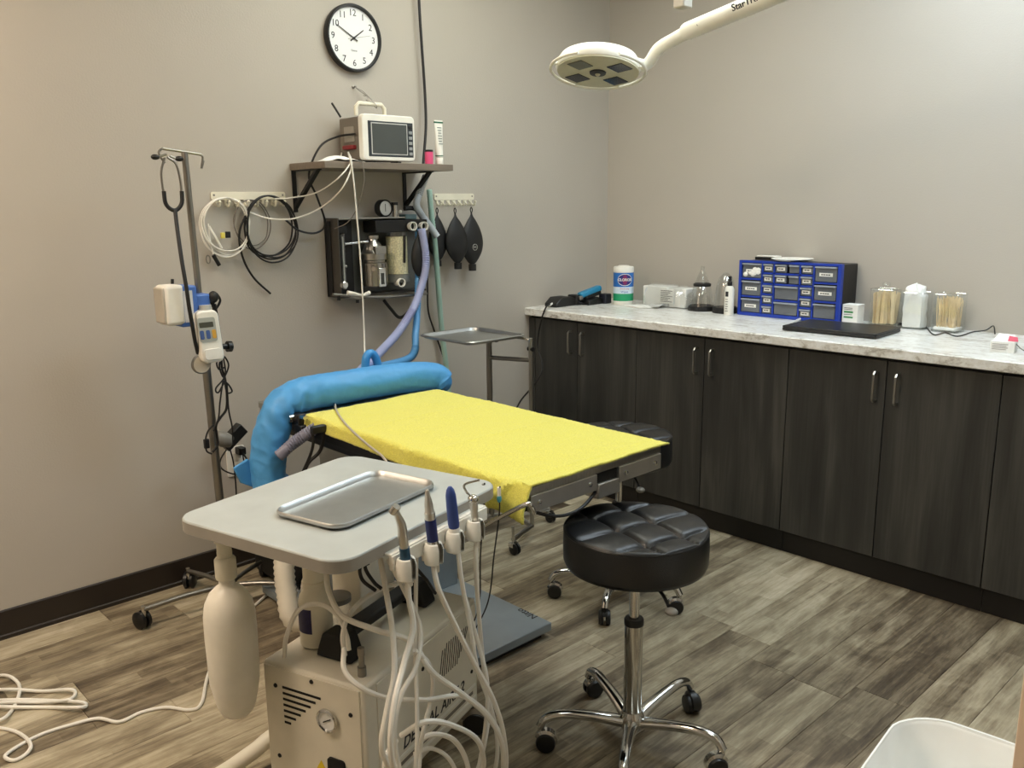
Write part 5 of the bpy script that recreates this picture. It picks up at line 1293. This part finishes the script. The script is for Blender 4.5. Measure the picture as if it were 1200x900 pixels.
# carton beside organizer
q = V(1.495, -.135, CT); t = thing('medicine_carton', 'small white carton with green bands right of the blue organizer', 'carton', q)
MB().bb(q+V(-.034, -.022, 0), q+V(.034, .040, .086)).build('carton_body', PAPER, t, bevel=.001)
for z_, h_ in ((.050, .008), (.028, .007)): MB().bb(q+V(-.026, -.0226, z_), q+V(.014, -.0218, z_+h_)).build('green_band', mat('carton_green', (74, 150, 92), .5), t)
for z_ in (.070, .064, .042): MB().bb(q+V(-.026, -.0226, z_), q+V(.010, -.0218, z_+.002)).build('print_line', INK, t)
# laptop
l0, l1, l2, l3 = [at(a, b, 'z', CT+.020) for a, b in ((920, 384), (1031, 396), (1052, 380), (945, 372))]
lc = (l0+l1+l2+l3)/4; la = math.atan2((l1-l0).y+(l2-l3).y, (l1-l0).x+(l2-l3).x); lw, ll = .385, .262
lc.y = max(lc.y, YD+.03+ll/2); 
XL = Matrix.Translation((lc.x, lc.y, CT)) @ Matrix.Rotation(la, 4, 'Z')
t = thing('laptop', 'closed black laptop lying near the worktop edge', 'laptop', (lc.x, lc.y, CT))
MB(XL).prism(rrect(lw, ll, .010, 4), (0, 0, .003), X, Y, Z*.010).build('base', BLACK, t, bevel=.002)
MB(XL).prism(rrect(lw, ll, .010, 4), (0, 0, .0135), X, Y, Z*.008).build('lid', mat('laptop_lid', (24, 24, 27), .38), t, bevel=.002)
for sx_ in (-1, 1):
    for sy_ in (-1, 1): MB(XL).cyl((sx_*.16, sy_*.1, 0), (sx_*.16, sy_*.1, .004), .009, n=12).build('foot', RUBBER, t)
hose([at(1052, 381, 'z', CT+.008), at(1064, 381, 'z', CT+.006), at(1082, 381, 'z', CT+.005), at(1094, 392, 'z', CT+.004), at(1108, 390, 'z', CT+.004), at(1122, 394, 'z', CT+.004), at(1140, 389, 'z', CT+.004), at(1155, 387, 'z', CT+.012), at(1164, 382, 'z', CT+.03), at(1166, 391, 'z', CT+.02)], .0024).build('charger_lead', CABLEB, t)
MB().box(at(1057, 380, 'z', CT+.010), (.03, .012, .012)).build('lead_plug', BLACK, t, bevel=.002)
t = thing('stylus', 'white pen lying behind the laptop', 'pen', at(955, 372, 'z', CT+.007))
MB().tube([at(927, 379, 'z', CT+.007), at(945, 371, 'z', CT+.007), at(957, 372, 'z', CT+.007)], .0055, 10).build('barrel', WHITE, t)
MB().sph(at(957.5, 372, 'z', CT+.007), .0056).build('end_cap', WHITE, t)
# three clear jars
def jar(x, w_, h, label):
    q = V(x, -.085, CT); t = thing('storage_jar', label, 'jar', q, 'clear jars on the worktop')
    MB().prism(rrect(w_, .09, .012, 4), q+Z*.001, X, Y, Z*.005).build('jar_base', clear('jar_base', (.9, .92, .92), .2), t)
    vs = []; P = rrect(w_, .09, .012, 4); n_ = len(P)
    for z_ in (.004, h): vs += [q+V(p[0], p[1], z_) for p in P]
    MB().add(vs, [(k, (k+1) % n_, n_+(k+1) % n_, n_+k) for k in range(n_)]).build('jar_wall', GLASS, t)
    MB().tube([q+V(p[0], p[1], h) for p in P], .0018, 6, closed=True, smooth=False).build('jar_rim', clear('jar_rim', (.95, .97, .97), .35), t)
    return t, q
WOODS = mat('pale_birch', (236, 214, 172), .7, var=.12, vs=20)
t, q = jar(1.612, .100, .155, 'clear jar of wooden tongue depressors on the worktop')
rnd = random.Random(11)
for k in range(34):
    x_ = -.038+.076*rnd.random(); y_ = -.032+.064*rnd.random(); ax_ = rnd.uniform(-.006, .006); tt = q+V(x_+ax_, y_+rnd.uniform(-.006, .006), .138+.01*rnd.random()); bb_ = q+V(x_*.95-ax_, y_*.9, .008)
    d = (tt-bb_).normalized(); sx_ = Z.cross(d); 
    a = rnd.uniform(0, PI); e1 = V(math.cos(a), math.sin(a), 0); e1 = (e1-d*e1.dot(d)).normalized(); e2 = d.cross(e1)
    MB().prism(rrect(.016, (tt-bb_).length, .0078, 4), (tt+bb_)/2, e1, d, e2*.0017).build('tongue_depressor', WOODS, t)
kn = MB().lathe([(.045, 0), (.045, .004), (.012, .006), (.012, .010), (.018, .018), (.014, .027), (0, .029)], q+Z*.156, Z, 28).build('jar_lid', GLASS, t)
t, q = jar(1.738, .102, .150, 'clear jar stuffed with white gauze on the worktop')
vs = []; n_ = 32; m_ = 18
for i in range(m_+1):
    u = i/m_; z_ = .008+.172*u
    for k in range(n_):
        a = 2*PI*k/n_; r_ = .044*(1 if u < .78 else max(.02, (1-((u-.78)/.22)**2)**.5+.08*math.sin(a*3)))
        sq = 1/max(abs(math.cos(a)), abs(math.sin(a)))**.5 if u < .75 else 1.05
        r_ *= sq*.97 if u < .8 else 1
        nn = noise.noise(V(math.cos(a)*2.2, math.sin(a)*2.2, z_*30))*(.004 if u < .75 else .020)
        r_ = min(r_+nn, .0495/max(abs(math.cos(a)), abs(math.sin(a)))*(.9 if u < .8 else 1.05))
        vs.append(q+V(max(r_, .001)*math.cos(a), max(r_, .001)*.86*math.sin(a), z_+(.016*noise.noise(V(math.cos(a)*2, math.sin(a)*2, 7)) if u > .7 else 0)))
fs = [(i*n_+k, i*n_+(k+1) % n_, (i+1)*n_+(k+1) % n_, (i+1)*n_+k) for i in range(m_) for k in range(n_)]+[tuple(range(n_))[::-1], tuple(m_*n_+k for k in range(n_))]
tag(MB().add(vs, fs).build('gauze', mat('gauze_white', (240, 240, 236), .9, bump=.8, bs=90), t, ang=50), kind='stuff')
t, q = jar(1.872, .104, .152, 'clear jar of wooden cotton swabs on the worktop')
for k in range(90):
    x_ = -.040+.080*rnd.random(); y_ = -.034+.068*rnd.random(); bb_ = q+V(x_*.95, y_*.9, .012); tt = q+V(max(-.046, min(.046, x_+rnd.uniform(-.022, .022))), max(-.04, min(.04, y_+rnd.uniform(-.02, .02))), .128+.014*rnd.random())
    sw = MB().cyl(bb_, tt, .0014, n=6).build('cotton_swab', WOODS, t)
MB().prism(rrect(.092, .08, .01, 3), q+Z*.007, X, Y, Z*.012).build('cotton_tips', PAPER, t, bevel=.003)
# carton at the right with pink flap
c_ = at(1173, 413, 'z', CT); t = thing('open_carton', 'small open white carton with pink inside near the right worktop edge', 'carton', c_)
XC = Matrix.Translation(c_) @ Matrix.Rotation(R(8), 4, 'Z')
cb3 = MB(XC).bb((-.036, .0, 0), (.040, .055, .038)).build('carton_body', PAPER, t, bevel=.0008)
for k in range(4): MB(XC).bb((-.030, -.0008, .028-.006*k), (.020-.006*(k % 2), .0004, .0295-.006*k)).build('print_line', mat('print_grey2', (130, 120, 120), .6), cb3)
MB(XC).prism([(0, 0), (.066, 0), (.06, .03), (.01, .034)], (-.034, .055, .038), X, V(0, .8, .5), V(0, -.0008, .001)).build('carton_flap', PAPER, t)
MB(XC).prism([(-.016, 0), (.016, 0), (.012, .016), (-.014, .020)], (.030, .02, .0385), X, V(0, .4, .9), V(0, .0015, 0)).build('pink_insert', mat('pink_insert', (226, 96, 120), .5), t)
MB(XC).tube([(.038, .03, .030), (.062, .02, .012), (.10, .01, .004), (.20, .02, .004)], .0016, 6).build('string', GREYP, t)

# ------------------------------------------------------------------ operating lamp
hc = at(701, 79, 'z', 1.905)
lampr = psz(55.5, hc)
lp = thing('operating_lamp', 'ivory operating lamp head on a swing arm with four square lenses', 'lamp', hc)
tow = V(CAM.x-hc.x, CAM.y-hc.y, 0).normalized(); rt_ = V(c_r.x, c_r.y, 0).normalized()
nrm = (-Z*math.cos(R(13))+tow*math.sin(R(13))-rt_*math.sin(R(3.5))).normalized()   # way the lamp shines
LAMPM = mat('ivory_lamp_enamel', (240, 238, 228), .38)
up_ = -nrm
MB().lathe([(lampr*.87, -.012), (lampr*.90, .0), (lampr*.88, .014), (lampr*.80, .034), (lampr*.55, .048), (lampr*.2, .053), (0, .054)], hc, up_, 56).build('dome', LAMPM, lp)
fxx = (rt_-nrm*rt_.dot(nrm)).normalized(); fyy = nrm.cross(fxx)
face = MB().lathe([(lampr*.86, 0), (lampr*.86, .006)], hc+nrm*.012, nrm, 56).build('lens_face', mat('lamp_face', (206, 202, 178), .45), lp)
for k, (a, b) in enumerate(((-.40, -.34), (.42, -.34), (-.40, .38), (.42, .38))):
    o_ = hc+nrm*.0175+fxx*a*lampr+fyy*b*lampr*-1
    r45 = [( .27*lampr, 0), (0, .25*lampr), (-.27*lampr, 0), (0, -.25*lampr)]
    MB().prism(r45, o_, fxx, fyy, nrm*.003).build('lens', mat('lens_dark', (30, 28, 34), .12) if k not in (0,) else mat('lens_grey', (110, 112, 98), .2), lp)
MB().lathe([(.030, 0), (.028, .006), (.012, .008)], hc+nrm*.017, nrm, 24).build('centre_lens', BLACK, lp)
def ringarc(a0q, a1q, rr, r_, name, mt, off):
    n_ = 40; pts = [hc+nrm*off+(fxx*math.cos(a0q+(a1q-a0q)*k/n_)+fyy*math.sin(a0q+(a1q-a0q)*k/n_))*rr for k in range(n_+1)]
    return MB().tube(pts, r_, 8, smooth=False).build(name, mt, lp)
# guide rail around the head, open at the lower front
front = math.atan2(tow.dot(fyy), tow.dot(fxx))
ringarc(front+.42, front+2*PI-.42, lampr, .0055, 'guide_rail', LAMPM, .012)
for da in (1.3, -1.3, PI-.5, PI+.5):
    a = front+da; d = fxx*math.cos(a)+fyy*math.sin(a); MB().tube([hc+d*lampr*.84+nrm*.006, hc+d*lampr*1.0+nrm*.012], .0055, 8, smooth=False).build('rail_bracket', LAMPM, lp)
MB().sph(hc+nrm*.022-fyy*0+tow*.0, .010).build('centre_knob', mat('knob_ivory', (206, 202, 180), .4), lp)
ay = hc.y+.13
pts = [hc+rt_*lampr*.62+Z*.022, at(757, 76, 'y', ay), at(772, 57, 'y', ay), at(790, 46, 'y', ay), at(806, 37, 'y', ay)]
MB().tube(pts, [.020, .021, .0215, .022, .022], 18, 8).build('arm_neck', LAMPM, lp)
e0, e1 = at(802, 38, 'y', ay), at(925, -13, 'y', ay)
dd = (e1-e0).normalized(); e2 = e0+dd*1.05
MB().tube([e0, e0+dd*.01, e2], [.0255, .029, .031], 20, smooth=False).build('arm', LAMPM, lp)
MB().lathe([(.005, 0), (.005, .002)], e0+dd*.062+V(.012, -.0255, .0), V(.4, -.9, .1), 10).build('arm_screw', BLACK, lp)
MB().cyl(V(e2.x, e2.y, e2.z-.06), V(e2.x, e2.y, CEIL-.03), .030).build('ceiling_tube', LAMPM, lp)
MB().lathe([(.09, 0), (.09, .02), (.05, .05), (.03, .055)], V(e2.x, e2.y, CEIL), -Z, 32).build('ceiling_canopy', LAMPM, lp)
to = at(873, 9, 'y', ay-.0306); ey_ = Z-dd*Z.dot(dd); ey_ = (ey_+V(0, -.28, 0)).normalized()
text('StarTrol', .030, INK, lp, e0+dd*.205+V(0, -.0302, .002), dd, ey_, 'lettering', 'LEFT', .0006, font_w=.0006)
# white pull-down connector hanging from the ceiling
q = at(800, 10, 'y', -1.75)
t = thing('drop_connector', 'white connector box hanging from the ceiling above the lamp arm', 'connector', q)
MB().box(q+Z*.030, (.034, .040, .060)).build('connector_body', WHITE, t, bevel=.004)
MB().box(q+V(.012, -.0205, .030), (.012, .002, .014)).build('green_light', mat('green_lens', (96, 130, 84), .3), t)
MB().cyl(q+Z*.06, V(q.x, q.y, CEIL), .008).build('drop_cord', WHITE, t)

# ------------------------------------------------------------------ waste bin in the right foreground
bz = .38; far = at(1068, 832, 'z', bz); rgt = at(1187, 868, 'z', bz); lft = at(990, 898, 'z', bz)
e_x = (rgt-far); ang_b = math.atan2(e_x.y, e_x.x)*.55
bw_, bl_ = .285, .40
ux, uy = V(math.cos(ang_b), math.sin(ang_b), 0), V(-math.sin(ang_b), math.cos(ang_b), 0)
bc = far+ux*(bw_/2-.008)-uy*(bl_/2+.004); bc.z = 0
bn = thing('waste_bin', 'white rectangular plastic bin in the bottom right foreground', 'bin', bc)
BINM = mat('bin_white', (246, 248, 247), .42, var=.03, vs=14)
vs = []; n_ = 8
lo = [(.70, 0), (.72, .004), (1.0, bz-.006), (1.03, bz-.004), (1.035, bz), (1.02, bz+.001), (.985, bz-.006), (.71, .008), (.69, .006)]
k_ = 4*(n_+1)
for s_, z_ in lo: vs += [bc+ux*p[0]+uy*p[1]+Z*z_ for p in rrect(bw_*s_, bl_*s_, .105*s_, n_)]
fs = [(i*k_+j, i*k_+(j+1) % k_, (i+1)*k_+(j+1) % k_, (i+1)*k_+j) for i in range(len(lo)-1) for j in range(k_)]+[tuple(range(k_))[::-1], tuple((len(lo)-1)*k_+j for j in range(k_))]
MB().add(vs, fs).build('bin_body', BINM, bn, ang=50)
vs = []
for s_, z_ in ((1.05, bz-.03), (1.055, bz-.004), (1.045, bz+.003), (1.02, bz+.003), (.99, bz-.01), (.93, bz-.10)):
    vs += [bc+ux*(p[0]*(1+.004*math.sin(i*2.1)))+uy*(p[1]*(1+.003*math.sin(i*1.3)))+Z*z_ for i, p in enumerate(rrect(bw_*s_, bl_*s_, .105*s_, n_))]
fs = [(i*k_+j, i*k_+(j+1) % k_, (i+1)*k_+(j+1) % k_, (i+1)*k_+j) for i in range(5) for j in range(k_)]
MB().add(vs, fs).build('bin_liner', mat('liner_white', (246, 248, 247), .35, bump=.3, bs=30), bn, ang=60)

# ------------------------------------------------------------------ clutter at the table head
t = thing('table_clamp', 'black clamp with chrome knob under the head end of the table', 'clamp', at(348, 492, 'y', y0-.01))
kq = at(348, 490, 'y', y0-.012)
MB().box(kq, (.075, .030, .040)).build('clamp_body', BLACK, t, bevel=.005)
MB().box(kq+V(.03, -.004, -.03), (.045, .026, .030)).build('clamp_jaw', BLACK, t, bevel=.004)
MB().cyl(kq+V(.0, -.012, .004), kq+V(.0, -.032, .004), .014).build('knob', CHROME, t)
MB().cyl(kq+V(.045, -.01, .012), kq+V(.075, -.012, .016), .007).build('pin', CHROME, t)
corr([at(326, 535, 'x', .72), at(343, 520, 'x', .74), at(360, 508, 'x', .77), at(377, 497, 'x', .80)], .019, 'lilac_tube', mat('dull_lilac', (126, 126, 144), .45), 'short lilac tube below the head end of the table')
t = thing('cable_pair', 'pair of black cables hanging under the table beside the lilac tube', 'cable', at(370, 540, 'x', .8))
hose([at(378, 500, 'x', .86), at(379, 515, 'x', .86), at(374, 530, 'x', .84), at(360, 545, 'x', .82), at(350, 575, 'x', .82)], .0055).build('cable', CABLEB, t)
hose([at(366, 506, 'x', .86), at(367, 520, 'x', .86), at(363, 535, 'x', .84), at(354, 555, 'x', .82)], .0048).build('cable', CABLEB, t)
MB().box(at(373, 503, 'x', .86), (.02, .05, .025)).build('connector', BLACK, t, bevel=.004)
t = thing('probe_lead', 'thin grey lead lying over the near corner of the yellow towel', 'cable', at(410, 500, 'z', TT+.012))
hose([at(398, 466, 'z', TT+.016), at(393, 470, 'z', TT+.014), at(394, 480, 'z', TT+.014), at(402, 493, 'z', TT+.014), at(415, 507, 'y', y0-.022), at(432, 522, 'y', y0-.03), at(450, 537, 'y', y0-.04), at(462, 560, 'y', y0-.04)], .0034).build('lead', mat('pale_grey_lead', (170, 164, 152), .5), t)
